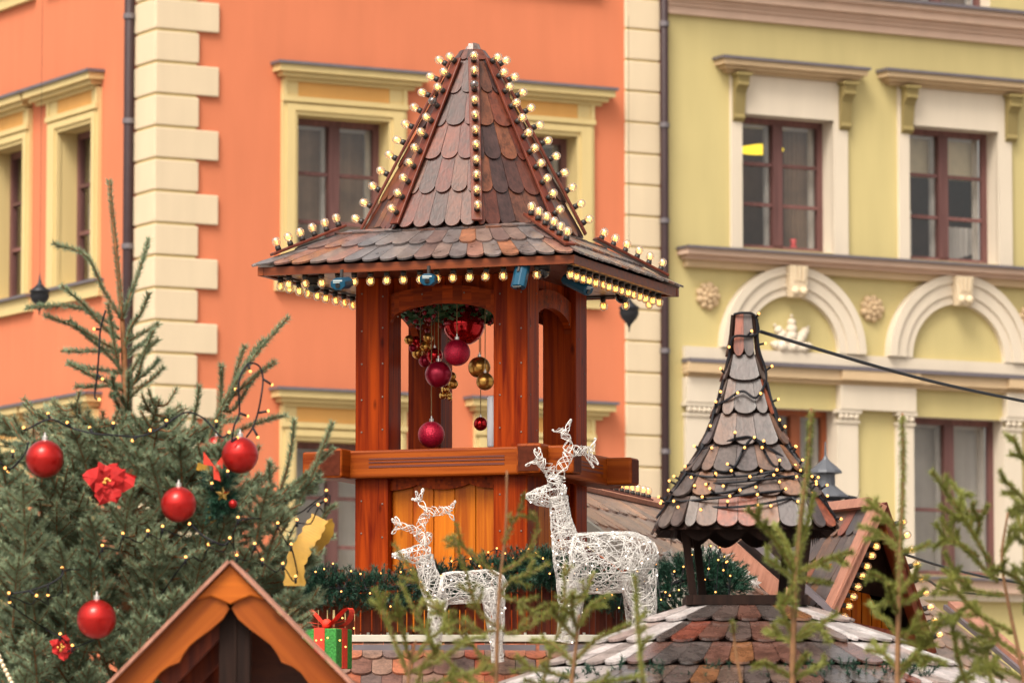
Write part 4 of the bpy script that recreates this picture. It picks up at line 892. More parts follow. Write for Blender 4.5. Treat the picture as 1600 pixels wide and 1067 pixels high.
# gable wall set back, with warm planks low down and a sill board
g0 = F_+back*.22; gl = (L_+back*.22).lerp(Rr+back*.22, .10); gr = (Rr+back*.22).lerp(L_+back*.22, .06); m = MB(); N = 9
for i in range(N):
    a = gl.lerp(gr, i/N+.006); b = gl.lerp(gr, (i+1)/N-.006)
    def topz(p):
        f = (p-gl).length/(gr-gl).length; fa = (g0-gl).dot((gr-gl).normalized())/(gr-gl).length
        return (gl.z+(g0.z-gl.z)*f/fa if f < fa else gr.z+(g0.z-gr.z)*(1-f)/(1-fa))-.04
    m.prism([a, b, Vector((b.x, b.y, max(b.z+.005, min(topz(b)-.06, gl.z+.42)))), Vector((a.x, a.y, max(a.z+.005, min(topz(a)-.06, gl.z+.42))))], back*.02)
m.build('gable_planks', MAT['plank'], dorm)
m = MB(); m.prism([gl.lerp(gr, .1)+Vector((0, 0, .3)), gl.lerp(gr, .9)+Vector((0, 0, .3)), g0], back*.02); m.build('gable_panel', MAT['darkwood'], dorm); m = MB()
m.face(gl+back*1.0, gr+back*1.0, g0+back*1.0); m.build('gable_back', MAT['darkwood'], dorm)
m = MB(); m.bar(L_+back*.1+lf*.0+Vector((0, 0, .04)), Rr.lerp(L_, .1)+back*.1+Vector((0, 0, .05)), .05, .10); m.build('sill_board', MAT['strip'], dorm)
m = MB(); s4 = [(L_+back*.1), (Rr+back*.1), (Rr+back*1.5), (L_+back*1.5)]
for p, q in zip(s4, s4[1:]+s4[:1]): m.face((p.x, p.y, .02), (q.x, q.y, .02), (q.x, q.y, q.z), (p.x, p.y, p.z))
m.build('plank_wall', MAT['slat'], dorm)
outd = (L_-F_).cross(Rr-F_).normalized(); outd = outd if outd.dot(CAM-F_) > 0 else -outd
tr = (Rr-L_).normalized()
light_strip(F_+lf*.16+tr*.05+back*.06, L_-lf*.03+tr*.05+back*.06, 10, tr*.8+outd*.25-lf*.0, 'row of bulbs inside the left slope of the open gable at the right', 'bulb rows on the roofs at the right', size=(.03, .014), rail='rail', mat=MAT['strip'], m0=.03, m1=.03)
light_strip(F_+rf*.12+nr_*.03, Rr-rf*.08+nr_*.03, 9, nr_*.75+outd*.3, 'row of bulbs along the right slope of the open gable at the right', 'bulb rows on the roofs at the right', size=(.03, .014), rail='rail', mat=MAT['strip'], m0=.04, m1=.03)
# low roof at the far right
qa, qb, qc, qd = at(1405, 925, 30.0), at(1470, 955, 30.0), at(1640, 1100, 28.5), at(1440, 1100, 27.6)
lowr = thing('market_stall', 'low shingled stall roof sloping down to the right behind the gabled stall', 'market stall', (qb.x, qb.y, 0))
m = MB(); shingles(m, qa, qb, qc, qd, 6, .10, lift=.016); m.build('roof_shingles', MAT['sh_back'], lowr, fix=False)
m = MB(); m.face(qa-Vector((0, 0, .02)), qb-Vector((0, 0, .02)), qc-Vector((0, 0, .02)), qd-Vector((0, 0, .02))); m.build('roof_boarding', MAT['darkwood'], lowr, fix=False)
m = MB(); m.bar(qb+Vector((.03, 0, .03)), qc+Vector((.03, 0, .03)), .03, .03); m.build('verge_rail', MAT['flashing'], lowr); m = MB(); m.bar(qb+Vector((.09, .0, .05)), qc+Vector((.09, .0, .05)), .10, .03); m.build('verge_board', MAT['trimpink'], lowr)
m = MB(); 
for p, q in ((qd, qc), (qc, qb), (qa, qd)): m.face((p.x, p.y+.1, .02), (q.x, q.y+.1, .02), (q.x, q.y+.1, q.z-.05), (p.x, p.y+.1, p.z-.05))
m.build('plank_wall', MAT['slat'], lowr, fix=False)
# ------------------------------------------------------------------ small turret
YU = 22.6; UX = at(1162, 700, YU).x; sc = YU/FPX
def ring(hw, y, ch=None, dy=0):
    """chamfered square at the height seen at image row y"""
    ch = float(np.interp(y, [500, 650, 830], [.12, .16, .27])) if ch is None else ch
    h = hw*sc; z = zat(y, YU); c = h*ch
    return [Vector((UX+a, YU+b, z+dy)) for a, b in ((-h+c, -h), (h-c, -h), (h, -h+c), (h, h-c), (h-c, h), (-h+c, h), (-h, h-c), (-h, -h+c))]
turret = thing('roof_turret', 'small bell shaped shingled turret on dark posts wound with tiny lights', 'turret', (UX, YU, zat(945, YU)))
prof = [(17, 496), (21, 520), (27, 556), (36, 600), (50, 650), (72, 700), (100, 748), (126, 790), (140, 826)]
m = MB(); rows = [(14, 494), (20, 558), (30, 598), (45, 652), (66, 702), (94, 746), (117, 785), (136, 832)]
for (h0, y0), (h1, y1) in zip(rows[:-1], rows[1:]):
    ph = rows.index((h1, y1)) % 2
    a, b = ring(h0, y0), ring(h1, y1)
    for k in range(8):
        j = (k+1) % 8
        # a little of the row above is overlapped
        up = lambda p, q: p+(p-q)*.28
        shingles(m, a[k], a[j], b[j], b[k], [0, 1], .108, lift=.02, thick=.012, over=.28, phase=ph)
m.build('shingles', MAT['sh_turret'], turret, fix=False)
m = MB()
for (h0, y0), (h1, y1) in zip(rows[:-1], rows[1:]):
    a, b = ring(h0-2, y0), ring(h1-3, y1)
    for k in range(8): m.face(a[k], a[(k+1) % 8], b[(k+1) % 8], b[k])
t = ring(13, 492); m.face(*t); m.build('boarding', MAT['darkwood'], turret, fix=False)
m = MB(); 
for k in (7, 2):
    pts = [ring(h+2, y)[k] for h, y in rows]; m.tube(pts, .012, 5)
m.build('ridge_battens', MAT['darkwood'], turret)
m = MB(); b0 = ring(136, 834); b1 = ring(108, 812)
for k in range(8): m.face(b0[k], b0[(k+1) % 8], b1[(k+1) % 8], b1[k])
m.face(*b1); m.build('soffit', MAT['darkwood'], turret, fix=False)
v0, v1 = ring(112, 818, .1), ring(112, 846, .1)
for k in (0, 2, 4, 6):
    m = MB(); p, q = v0[k], v0[(k+1) % 8]; N = 24; sg = 4
    for i in range(N):
        f, g_ = i/N, (i+1)/N; d0 = .052+.045*abs(math.sin(math.pi*f*sg)); d1 = .052+.045*abs(math.sin(math.pi*g_*sg))
        a, b = p.lerp(q, f), p.lerp(q, g_); m.face(a, b, b-Vector((0, 0, d1)), a-Vector((0, 0, d0)))
    m.build('valance', MAT['darkwood'], turret, fix=False, weld=True)
zb0 = zat(946, YU); zb1 = zat(935, YU)
for sx in (-1, 1):
    for sy in (-1, 1):
        m = MB(); m.bar((UX+sx*(98 if sy < 0 else 74)*sc, YU+sy*.25, zat(815, YU)), (UX+sx*(81 if sy < 0 else 60)*sc, YU+sy*.22, zb0), .036, .036, (0, 1, 0)); m.build('post', MAT['darkwood'], turret)
m = MB(); h = 84*sc
for (p, q) in (((-h, -.27), (h, -.27)), ((-h, .27), (h, .27)), ((-h, -.27), (-h, .27)), ((h, -.27), (h, .27))): m.bar((UX+p[0], YU+p[1], (zb0+zb1)/2), (UX+q[0], YU+q[1], (zb0+zb1)/2), .06, .045)
m.build('base_frame', MAT['darkwood'], turret)
kiosk = thing('market_stall', 'market stall with bell cast roof of red and grey shingles below the small turret', 'market stall', (UX, YU, 0))
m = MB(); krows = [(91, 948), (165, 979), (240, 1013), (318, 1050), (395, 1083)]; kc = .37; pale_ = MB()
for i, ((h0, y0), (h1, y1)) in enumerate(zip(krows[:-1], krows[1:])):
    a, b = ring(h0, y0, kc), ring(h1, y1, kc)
    for k in range(8): shingles(m if k == 0 else pale_, a[k], a[(k+1) % 8], b[(k+1) % 8], b[k], [0, 1], .122, lift=.020, thick=.012, over=.22, phase=i % 2)  # front slope brown, all other slopes take the paler whitish shingle colours
m.build('roof_shingles', MAT['sh_kiosk'], kiosk, fix=False); o = pale_.build('roof_shingles', MAT['sh_pale'], kiosk, fix=False); o['label'] = 'pale whitish shingles on the side slopes'
m = MB()
for (h0, y0), (h1, y1) in zip(krows[:-1], krows[1:]):
    a, b = ring(h0-2, y0+3, kc), ring(h1-2, y1+4, kc)
    for k in range(8): m.face(a[k], a[(k+1) % 8], b[(k+1) % 8], b[k])
m.face(*ring(86, 951, kc)); m.build('roof_boarding', MAT['darkwood'], kiosk, fix=False)
m = MB(); b = ring(335, 1083, kc)
for k in range(8): p, q = b[k], b[(k+1) % 8]; m.face((p.x, p.y, .02), (q.x, q.y, .02), (q.x, q.y, q.z), (p.x, p.y, p.z))
m.build('plank_wall', MAT['slat'], kiosk, fix=False)
# string lights wound round the turret
sl = thing('string_lights', 'black string of tiny warm lights wound round the bell shaped turret roof', 'string lights', (UX, YU-.3, zat(760, YU)))
def turret_pt(ang, y, off=.03):
    for (h0, y0), (h1, y1) in zip(rows[:-1], rows[1:]):
        if y <= y1 or (h1, y1) == rows[-1]: f = min(1, max(0, (y-y0)/(y1-y0))); hw = h0+(h1-h0)*f; break
    h = hw*sc; d = Vector((math.sin(ang), -math.cos(ang), 0)); k = max(abs(d.x), abs(d.y), (abs(d.x)+abs(d.y))/1.70)
    p = Vector((UX, YU, zat(y, YU)))+d*(h/k+off); return p
m = MB(); leds = []
def run(seq, gap, off=.027):
    gap *= 1.2
    pts = [turret_pt(R(a), y, off+rng.uniform(-.006, .014)) for a, y in seq]; S = spline(pts, 10); m.tube(S, .0062, 5); acc = 0
    for p, q in zip(S[:-1], S[1:]):
        acc += (q-p).length
        if acc > gap:
            acc = rng.uniform(-.02, .02); out = Vector((p.x-UX, p.y-YU, .05)).normalized(); d = (out+Vector((rng.uniform(-1, 1), rng.uniform(-.4, .4), rng.uniform(-.9, .9)))).normalized(); m.tube([p, p+d*.032], .0055, 5); leds.append(p+d*.038)
run([(-40, 493), (0, 491), (40, 495), (50, 520), (20, 528), (-30, 530), (-46, 560), (-48, 600), (-46, 650)], .10)
run([(46, 500), (48, 545), (50, 590), (20, 625), (-5, 615), (-30, 628), (-46, 640), (-48, 670), (-47, 705), (-10, 690), (10, 690), (30, 712), (46, 735), (48, 700), (47, 660), (46, 600)], .11)
run([(-55, 742), (-30, 752), (0, 750), (25, 742), (45, 736), (60, 760), (50, 772), (20, 775), (-20, 786), (-50, 790), (-70, 775), (-52, 750)], .085)
run([(48, 640), (47, 690), (46, 730), (46, 762), (52, 800), (56, 822)], .09); run([(-47, 690), (-48, 730), (-50, 762), (-52, 790), (-56, 815)], .06)
run([(-46, 770), (-20, 778), (5, 764), (20, 748), (44, 770), (20, 790), (-10, 800), (-48, 796)], .08)
run([(-46, 735), (-15, 742), (0, 700), (14, 692), (24, 735), (46, 728)], .09); run([(-60, 758), (-20, 762), (30, 752), (60, 745)], .075)
m.build('cable', MAT['cable'], sl)
for p in leds[:98]: inst('led', ME_LED, sl, p-sl.location)
c = cable_obj([at(1188, 518, YU-.1), at(1290, 549, 23.6), at(1400, 581, 24.6), at(1500, 606, 25.6), at(1640, 635, 27)], .0088, 'overhead_cable', 'thick black cable running from the small turret top to the right edge', 'cable')
cable_obj([at(1412, 865, 28.2), at(1470, 884, 29), at(1540, 901, 30), at(1640, 918, 31)], .008, 'overhead_cable', 'thin dark cable running right from the gabled stall across the window', 'cable'); cable_obj([at(1425, 900, 28.4), at(1450, 906, 29), at(1480, 922, 30), at(1560, 930, 31)], .007, 'overhead_cable', 'thin slack dark cable below the window sill at the right', 'cable')
garland('fir_garland', 'dark fir garland tips along the eave of the turret stall at the bottom edge', [at(x, y, 21.6) for x, y in ((860, 1086), (960, 1080), (1060, 1078), (1200, 1082), (1330, 1076), (1450, 1070))], .07, 420, 0, led=False)
# ------------------------------------------------------------------ street lamp
LX = at(1290, 760, 36); ls = 36/FPX
lamp = thing('street_lamp', 'grey and black old street lamp with tiered roof behind the small turret', 'street lamp', (LX.x, LX.y, 0))
Z = lambda y: zat(y, 36); W = lambda p: p*ls
m = MB(); m.lathe((LX.x, LX.y, 0), [(W(1), Z(690)), (W(2), Z(712)), (W(5), Z(718)), (W(25), Z(735)), (W(26), Z(739)), (W(15), Z(741)), (W(15), Z(758)), (W(22), Z(764)), (W(36), Z(774)), (W(37), Z(777)), (W(24), Z(781)), (W(30), Z(784)), (W(45), Z(800)), (W(45), Z(804))][::-1], 12); m.build('roof', MAT['lampgrey'], lamp)
m = MB(); m.lathe((LX.x, LX.y, 0), [(W(32), Z(870)), (W(42), Z(806))], 6); m.build('lantern_glass', MAT['glass'], lamp)
m = MB()
for k in range(6):
    a = 2*math.pi*k/6; m.bar((LX.x+W(33)*math.cos(a), LX.y+W(33)*math.sin(a), Z(870)), (LX.x+W(43)*math.cos(a), LX.y+W(43)*math.sin(a), Z(805)), .03, .03)
m.build('frame', MAT['iron'], lamp); m = MB(); m.lathe((LX.x, LX.y, 0), [(.16, .0), (.16, .5), (.07, .7), (.06, Z(880)), (.12, Z(872)), (W(34), Z(870))], 12); m.build('pole', MAT['iron'], lamp)
for sx in (-1, 1):
    m = MB(); m.prism([at(1290+sx*x, y, 36) for x, y in ((30, 772), (50, 776), (54, 764), (46, 790), (40, 800), (30, 795))], Vector((0, .04, 0))); m.build('finial', MAT['iron'], lamp)
# ------------------------------------------------------------------ gift box
gy = 24.9; gc = at(512, 1008, gy); gf = thing('gift_box', 'green sisal gift box with red ribbon bow on the stall roof', 'gift box', gc)
gs = gy/FPX; th = R(-24)
gfr = lambda a, b, c: gc + Vector((a*math.cos(th)+b*math.sin(th), -a*math.sin(th)*-1*-1+b*math.cos(th), c))
gfr = lambda a, b, c: gc + Vector((a*math.cos(th)-b*math.sin(th), a*math.sin(th)+b*math.cos(th), c))
hw = 29*gs; hb, ht = -.12, .085
m = MB(); m.box(gfr, -hw, hw, -hw, hw, hb, ht); m.build('box', MAT['giftgreen'], gf, bevel=.008)
m = MB(); r_ = 9*gs
m.box(gfr, -r_, r_, -hw-.004, hw+.004, hb, ht+.004); m.box(gfr, -hw-.003, hw+.003, -r_, r_, hb, ht+.003); m.build('ribbon', MAT['redribbon'], gf)
m = MB()
for sx, L in ((-1, .13), (1, .14)):
    for w_ in (0,):
        N = 14; pts = [(sx*L*math.sin(math.pi*i/N)**.8*(1), ht+.01+.10*math.sin(math.pi*i/N*1)*(1-.5*i/N)+.03*math.sin(2*math.pi*i/N)) for i in range(N+1)]
        for i in range(N):
            a, b = pts[i], pts[i+1]; m.face(gfr(a[0], -.035, a[1]), gfr(b[0], -.035, b[1]), gfr(b[0], .03, b[1]), gfr(a[0], .03, a[1]))
    m.face(gfr(0, -.02, ht+.02), gfr(sx*.16, -.10, ht+.045), gfr(sx*.17, -.05, ht+.05), gfr(0, .02, ht+.02))
m.ball(gfr(0, -.01, ht+.025), .028, 10, 8); m.build('bow', MAT['redribbon'], gf, smooth=True, fix=False)
for x, y in ((494, 1000), (502, 999), (531, 1000), (553, 981), (512, 996), (540, 1010), (535, 965)): inst('led', ME_LEDS, gf, at(x, y, gy-.16)-gc)
# ------------------------------------------------------------------ wire reindeer
def reindeer(label, Y, lofts, antl, dens, base):
    """a figure of wire wound over lofted forms: each loft is a list of (px x, px y, radius px, shift in depth)"""
    root_p = at(*base, Y); t = thing('wire_reindeer', label, 'reindeer figure', root_p, 'wire reindeer on the stall roof'); m = MB(); sparkle = []
    k_ = Y/FPX
    for lf_ in lofts:
        P = spline([at(x, y, Y+d) for x, y, r, d in lf_], 6); rr = [r*k_ for x, y, r, d in lf_]; L = len(P)
        RR = [float(np.interp(i/(L-1)*(len(rr)-1), range(len(rr)), rr)) for i in range(L)]
        fr_ = []; s = None
        for i in range(L):
            tt = (P[min(i+1, L-1)]-P[max(i-1, 0)]).normalized(); s = (Vector((0, -1, 0)) - tt*tt.dot(Vector((0, -1, 0)))).normalized(); fr_.append((s, tt.cross(s)))
        ln = sum((b-a).length for a, b in zip(P[:-1], P[1:])); area = ln*2*math.pi*float(np.mean(RR))
        def S(u, th):
            f = min(max(u, 0), .9999)*(L-1); i = int(f); f -= i; p = P[i].lerp(P[i+1], f); r = RR[i]+(RR[i+1]-RR[i])*f; s_, u_ = fr_[i]
            return p + s_*math.cos(th)*r*.85 + u_*math.sin(th)*r
        for n_ in range(int(area*dens)):
            u, th = rng.random(), rng.uniform(0, 6.283); mode = rng.random()
            r = max(.012, RR[min(L-1, int(u*(L-1)))]); step = .022
            a = rng.choice((0, math.pi))+rng.gauss(0, .35) if mode < .55 else rng.uniform(0, 6.283)
            curl = rng.gauss(0, .12) if mode < .55 else rng.uniform(-.55, .55); q = []
            for k in range(rng.randrange(6, 13)):
                q.append(S(u, th)+Vector((rng.gauss(0, .0015), rng.gauss(0, .0015), rng.gauss(0, .0015)))); a += curl+rng.gauss(0, .12); th += step*math.cos(a)/r; u += step*math.sin(a)/ln
                if not 0 <= u <= 1: u = min(max(u, 0), 1); a = -a
            m.tube(q, .0018, 3, False)
            if n_ % 16 == 0: sparkle.append(q[0])
        for e_ in (0, L-1):   # a ring closes each end
            m.tube([S(e_/(L-1), 2*math.pi*i/10) for i in range(11)], .0024, 3, False)
        for kk in range(4):   # frame rods along the form
            m.tube([S(i/12, kk*math.pi/2+.4) for i in range(13)], .0026, 3, False)
    m.build('body', MAT['wire'], t, fix=False, smooth=True)
    for ch in antl:
        m = MB()
        for line in ch:
            P = spline([at(x, y, Y+dy) for x, y, r, dy in line], 5); rr = [r for x, y, r, dy in line]; L = len(P)
            Rr_ = [np.interp(i/(L-1)*(len(rr)-1), range(len(rr)), rr)*.95*k_ for i in range(L)]
            for k in range(int(3+max(rr)*.55)):
                ph = rng.uniform(0, 6.28); tw = rng.choice((-1, 1))*rng.uniform(1.0, 3.5); q = []
                for i, p in enumerate(P):
                    tdir = (P[min(i+1, L-1)]-P[max(i-1, 0)]).normalized(); s1 = tdir.orthogonal().normalized(); s2 = tdir.cross(s1); a = ph+tw*i/3; q.append(p+(s1*math.cos(a)+s2*math.sin(a))*Rr_[i])
                m.tube(q, .0020, 3, False)
            m.ball(P[-1], .006, 6, 5)
        m.build('antler', MAT['wire'], t, fix=False)
    for p in sparkle[:70]: inst('led', ME_LEDW, t, p-root_p)
    return t
A1 = [[(664, 852, 9, 0), (652, 832, 8, 0), (636, 824, 6, -.03), (622, 820, 5, -.05)], [(622, 820, 5, -.05), (613, 811, 2, -.05)], [(624, 822, 5, -.05), (613, 833, 2, -.05)], [(628, 820, 4, -.05), (618, 808, 2, -.05)], [(664, 850, 6, 0), (672, 838, 5, 0), (668, 832, 3, 0)]]
A2 = [[(660, 848, 9, 0), (658, 820, 8, .03), (672, 800, 9, .05), (695, 798, 7, .05), (705, 793, 5, .05)], [(705, 793, 4, .05), (711, 783, 2, .05)], [(700, 797, 5, .05), (709, 812, 2, .05)], [(666, 802, 6, .03), (655, 782, 5, .03), (644, 780, 2, .03)], [(655, 782, 4, .03), (661, 764, 2, .03)], [(655, 780, 4, .03), (650, 768, 2, .03)]]
LS = [[(672, 866, 10, 0), (660, 865, 16, 0), (645, 867, 13, 0), (628, 867, 8, 0), (613, 867, 3, 0)], [(662, 868, 14, 0), (667, 892, 15, 0), (676, 918, 19, 0), (684, 944, 16, 0), (686, 958, 9, 0)],
      [(686, 918, 18, 0), (694, 919, 25, 0), (735, 917, 25, 0), (765, 915, 26, 0), (782, 918, 19, 0), (787, 921, 6, 0)], [(685, 938, 16, -.04), (683, 965, 11, -.05), (682, 985, 9, -.05), (682, 1006, 8, -.05)], [(682, 940, 14, .06), (679, 970, 10, .07), (680, 1000, 8, .07)],
      [(770, 922, 20, -.03), (773, 948, 16, -.05), (777, 985, 10, -.05), (776, 1010, 9, -.05), (778, 1034, 10, -.05)], [(768, 925, 18, .05), (770, 955, 13, .07), (775, 1010, 8, .07)]]
reindeer('smaller white wire reindeer before the planked tower wall, facing left', 25.1, LS, (A1, A2), 1250, (765, 1030))
B1 = [[(868, 758, 12, 0), (862, 738, 12, 0), (848, 724, 9, -.03), (840, 716, 6, -.05)], [(840, 716, 5, -.05), (836, 702, 2, -.05)], [(844, 716, 5, -.05), (842, 700, 2, -.05)], [(842, 720, 5, -.05), (822, 727, 2, -.05)], [(868, 752, 9, 0), (882, 747, 5, 0)]]
B2 = [[(868, 754, 11, 0), (880, 725, 10, .03), (892, 706, 10, .05), (912, 704, 8, .05), (924, 704, 6, .05)], [(924, 704, 5, .05), (930, 685, 2, .05)], [(920, 706, 6, .05), (934, 725, 2, .05)], [(916, 706, 5, .05), (927, 730, 2, .05)], [(890, 708, 9, .04), (884, 682, 8, .04), (880, 672, 5, .04)], [(880, 672, 5, .04), (864, 672, 2, .04)], [(884, 674, 5, .04), (892, 656, 2, .04)]]
LB = [[(884, 772, 10, 0), (874, 771, 19, 0), (855, 775, 18, 0), (838, 776, 13, 0), (822, 775, 4, 0)], [(872, 776, 15, 0), (876, 808, 16, 0), (883, 842, 21, 0), (892, 880, 28, 0), (894, 920, 22, 0)],
      [(890, 880, 34, 0), (900, 880, 47, 0), (945, 879, 48, 0), (985, 877, 47, 0), (1006, 882, 38, 0), (1016, 890, 14, 0)], [(893, 910, 24, -.05), (890, 945, 17, -.06), (887, 975, 15, -.06), (882, 1003, 14, -.06)], [(898, 910, 20, .08), (896, 950, 14, .09), (893, 990, 11, .09)],
      [(996, 895, 32, -.04), (1002, 930, 24, -.06), (1007, 955, 19, -.06), (1000, 985, 13, -.06), (1000, 1004, 12, -.06)], [(992, 900, 26, .08), (994, 935, 20, .09), (992, 990, 11, .09)]]
reindeer('larger white wire reindeer in front of the right tower post, facing left', 25.0, LB, (B1, B2), 1200, (950, 1000))
# ------------------------------------------------------------------ trees
def spruce(name, label, cat, loc, stems, twigs, bark, ndl, per, nl, nw, ang=R(50), up=.05, parts=('trunk', 'branches', 'needles'), group=None, trunk=None):
    t = thing(name, label, cat, loc, group)
    if trunk: m = MB(); m.tube(trunk[0], trunk[1], 9); m.build(parts[0], MAT[bark], t, smooth=True)
    m = MB()
    for p, r in stems: m.tube(p, r, 5)
    m.build(parts[1], MAT[bark], t, smooth=True, fix=False)
    tri_mesh(parts[2], needles(twigs, per, nl, nw, ang, up=up, off=.0025), MAT[ndl], t); return t
# ---- christmas tree
YC = 21.4; cs = YC/FPX
TC = at(196, 700, YC); trunk_pts = [Vector((at(212, 900, YC).x, YC, 0.0)), at(212, 1100, YC), at(206, 900, YC), at(200, 700, YC), at(196, 600, YC), at(191, 500, YC), at(184, 420, YC), at(176, 340, YC), at(171, 284, YC)]
trunk_r = [.085, .07, .05, .026, .015, .011, .009, .008, .006]
stems = []; twigs = []
def twig(pts, r0, r1=.0025, ndl=True, n=4):
    S = spline(pts, n); L = len(S); stems.append((S, [r0+(r1-r0)*i/(L-1) for i in range(L)]))
    if ndl: twigs.append(S)
    return S
def px_branch(pl, r0=.010, dy=0, side=True):
    """a top branch drawn from its base to its tip; the tip leans dy towards or away from the camera"""
    k = len(pl)-1; P = [at(x, y, YC+dy*i/k) for i, (x, y) in enumerate(pl)]; T = twig(P, r0*.55, .0032); twigs.append(T); return T
TL = twig([at(191, 500, YC-.01), at(184, 420, YC), at(176, 340, YC), at(171, 283, YC)], .009, .006); twigs.append(TL)
for pl, dy in ((((190, 500), (160, 450), (135, 400), (83, 381)), -.05), (((190, 500), (208, 450), (222, 410), (232, 374)), .05), (((188, 530), (160, 510), (130, 475), (96, 447)), -.12), (((186, 515), (150, 492), (105, 478), (41, 481)), .05),
               (((194, 545), (205, 510), (220, 490), (233, 458)), -.1), (((190, 550), (160, 535), (120, 512), (70, 493)), -.2), (((197, 535), (215, 525), (245, 508), (247, 508)), -.05), (((185, 570), (180, 545), (175, 510), (168, 475)), -.12),
               (((187, 550), (160, 548), (130, 549), (98, 548)), .1), (((196, 585), (160, 545), (135, 525), (108, 500)), -.12), (((197, 590), (215, 565), (230, 540), (240, 516)), -.12), (((197, 585), (160, 578), (130, 574), (105, 567)), .1), (((196, 612), (165, 595), (140, 585), (107, 568)), -.15), (((204, 598), (222, 588), (240, 572), (249, 562)), .08), (((204, 620), (220, 605), (240, 590), (256, 573)), -.05),
               (((198, 605), (180, 602), (150, 604), (118, 604)), .05), (((204, 660), (195, 630), (180, 610), (175, 586)), -.2), (((200, 610), (215, 590), (225, 555), (248, 530)), -.1), (((196, 560), (210, 545), (222, 538), (238, 520)), .12), (((205, 670), (190, 645), (178, 620), (176, 618)), -.25), (((202, 665), (200, 640), (201, 610), (201, 580)), -.2)):
    px_branch(pl, .010, dy)
# right upper spray
for pl, dy in ((((300, 760), (345, 640), (395, 560), (450, 496)), -.15), (((352, 640), (372, 590), (390, 560), (412, 530)), -.1), (((360, 625), (370, 580), (380, 545), (384, 542)), -.05), (((362, 620), (385, 600), (410, 580), (430, 566)), -.2), (((340, 690), (345, 620), (346, 580), (346, 571)), -.1), (((330, 700), (380, 670), (420, 655), (446, 650)), -.15), (((290, 720), (300, 670), (308, 630), (311, 603)), -.15), (((400, 840), (440, 760), (455, 700), (460, 656)), -.1), (((430, 850), (480, 760), (500, 710), (520, 660)), -.15), (((470, 790), (480, 745), (500, 720), (521, 700)), -.1), (((420, 830), (425, 780), (421, 740), (421, 720)), -.1), (((300, 680), (330, 665), (370, 655), (372, 655)), -.1), (((345, 640), (365, 640), (390, 600), (392, 598)), .0), (((400, 800), (440, 770), (470, 750), (480, 740)), -.1), (((395, 840), (390, 790), (393, 760), (393, 757)), -.1), (((440, 860), (490, 830), (510, 800), (525, 790)), -.15), (((420, 880), (470, 860), (500, 845), (522, 838)), -.1), (((245, 690), (243, 660), (242, 640), (241, 622)), -.1), (((270, 690), (268, 665), (264, 650), (263, 638)), -.1)):
    px_branch(pl, .011, dy)
def branch(z0, az, L, el):
    """a main bough with side sprays from the trunk"""
    d = Vector((math.cos(az), math.sin(az), 0)); k = trunk_pts; xx = np.interp(z0, [p.z for p in k], [p.x for p in k]); b = Vector((xx, YC, z0))
    P = [b, b+d*L*.4+Vector((0, 0, L*.4*math.tan(el)*.8)), b+d*L*.75+Vector((0, 0, L*.75*math.tan(el))), b+d*L+Vector((0, 0, L*math.tan(el)*1.12+.02))]
    S = spline(P, 5); stems.append((S, [.012*(1-.7*i/(len(S)-1))*(.6+L*.5) for i in range(len(S))])); twigs.append(S[3:])
    s = Vector((-d.y, d.x, 0)); f = .22
    while f < .97:
        i = int(f*(len(S)-1)); p = S[i].lerp(S[min(i+1, len(S)-1)], f*(len(S)-1)-i)
        for sg in (-1, 1):
            l2 = L*rng.uniform(.30, .46)*(1.15-f)*1.35+.05; e = (d*rng.uniform(.55, .9)+s*sg*rng.uniform(.6, 1)+Vector((0, 0, rng.uniform(-.05, .55)))).normalized()
            q = [p, p+e*l2*.5+Vector((0, 0, -.01)), p+e*l2+Vector((0, 0, .03*rng.random()+.02))]; T = twig(q, .0055, .003, n=3)
            if l2 > .13:
                for g_ in (.4, .6, .8):
                    pp = T[int(g_*(len(T)-1))]; side_ = e.cross(Vector((0, 0, 1))).normalized()
                    for s2 in (-1, 1):
                        if rng.random() < .8: e2 = (e*.8+side_*s2*.7+Vector((0, 0, rng.uniform(0, .4)))).normalized(); l3 = l2*.45*(1.2-g_); twig([pp, pp+e2*l3*.5, pp+e2*l3], .003, .002, n=2)
        f += rng.uniform(.09, .13)
def spray(x, y, L, lean, Yv):
    """a front bough end: a stem that rises to its tip with side twigs in pairs"""
    P = [(x, y+L), (x+lean*.35, y+L*.55), (x+lean*.7, y+L*.2), (x+lean, y)]; S = twig([at(a, b, Yv+.18-.06*i) for i, (a, b) in enumerate(P)], .006, .003); twigs.append(S)
    for f in (.30, .52, .74):
        for sg in (-1, 1):
            if rng.random() < .12: continue
            i = int(f*(len(S)-1)); l = L*cs*rng.uniform(.36, .52)*(1.25-f); d = (S[i+1]-S[i]).normalized(); s = Vector((sg, rng.uniform(-.5, .2), rng.uniform(-.1, .35))).normalized(); e = (d*.75+s*.85).normalized(); T = twig([S[i], S[i]+e*l*.55+Vector((0, 0, -.004)), S[i]+e*l], .0042, .003); twigs.append(T)
for x, y, L, lean in ((40, 750, 110, -5), (30, 800, 120, 20), (110, 845, 100, -20), (165, 805, 110, -28), (230, 880, 110, 18), (145, 870, 110, -5), (200, 700, 90, 30), (255, 710, 90, -25), (310, 760, 100, 25), (240, 830, 120, 5), (330, 800, 90, 30), (355, 850, 100, 40), (410, 800, 100, 35), (300, 860, 90, 20), (250, 920, 90, 30), (60, 900, 120, -15), (20, 870, 110, 10), (100, 930, 110, 5), (210, 960, 100, 20), (60, 990, 100, -10), (200, 1020, 90, -20), (130, 1040, 90, 10), (30, 1040, 90, 15), (440, 860, 80, 50), (430, 920, 80, 40), (400, 760, 90, 20), (140, 670, 80, -30), (90, 690, 80, -40), (350, 730, 90, -10), (190, 760, 100, 20), (15, 700, 90, -20), (285, 690, 80, -5), (330, 690, 80, 25)):
    spray(x, y, L, lean, rng.uniform(20.35, 20.75))
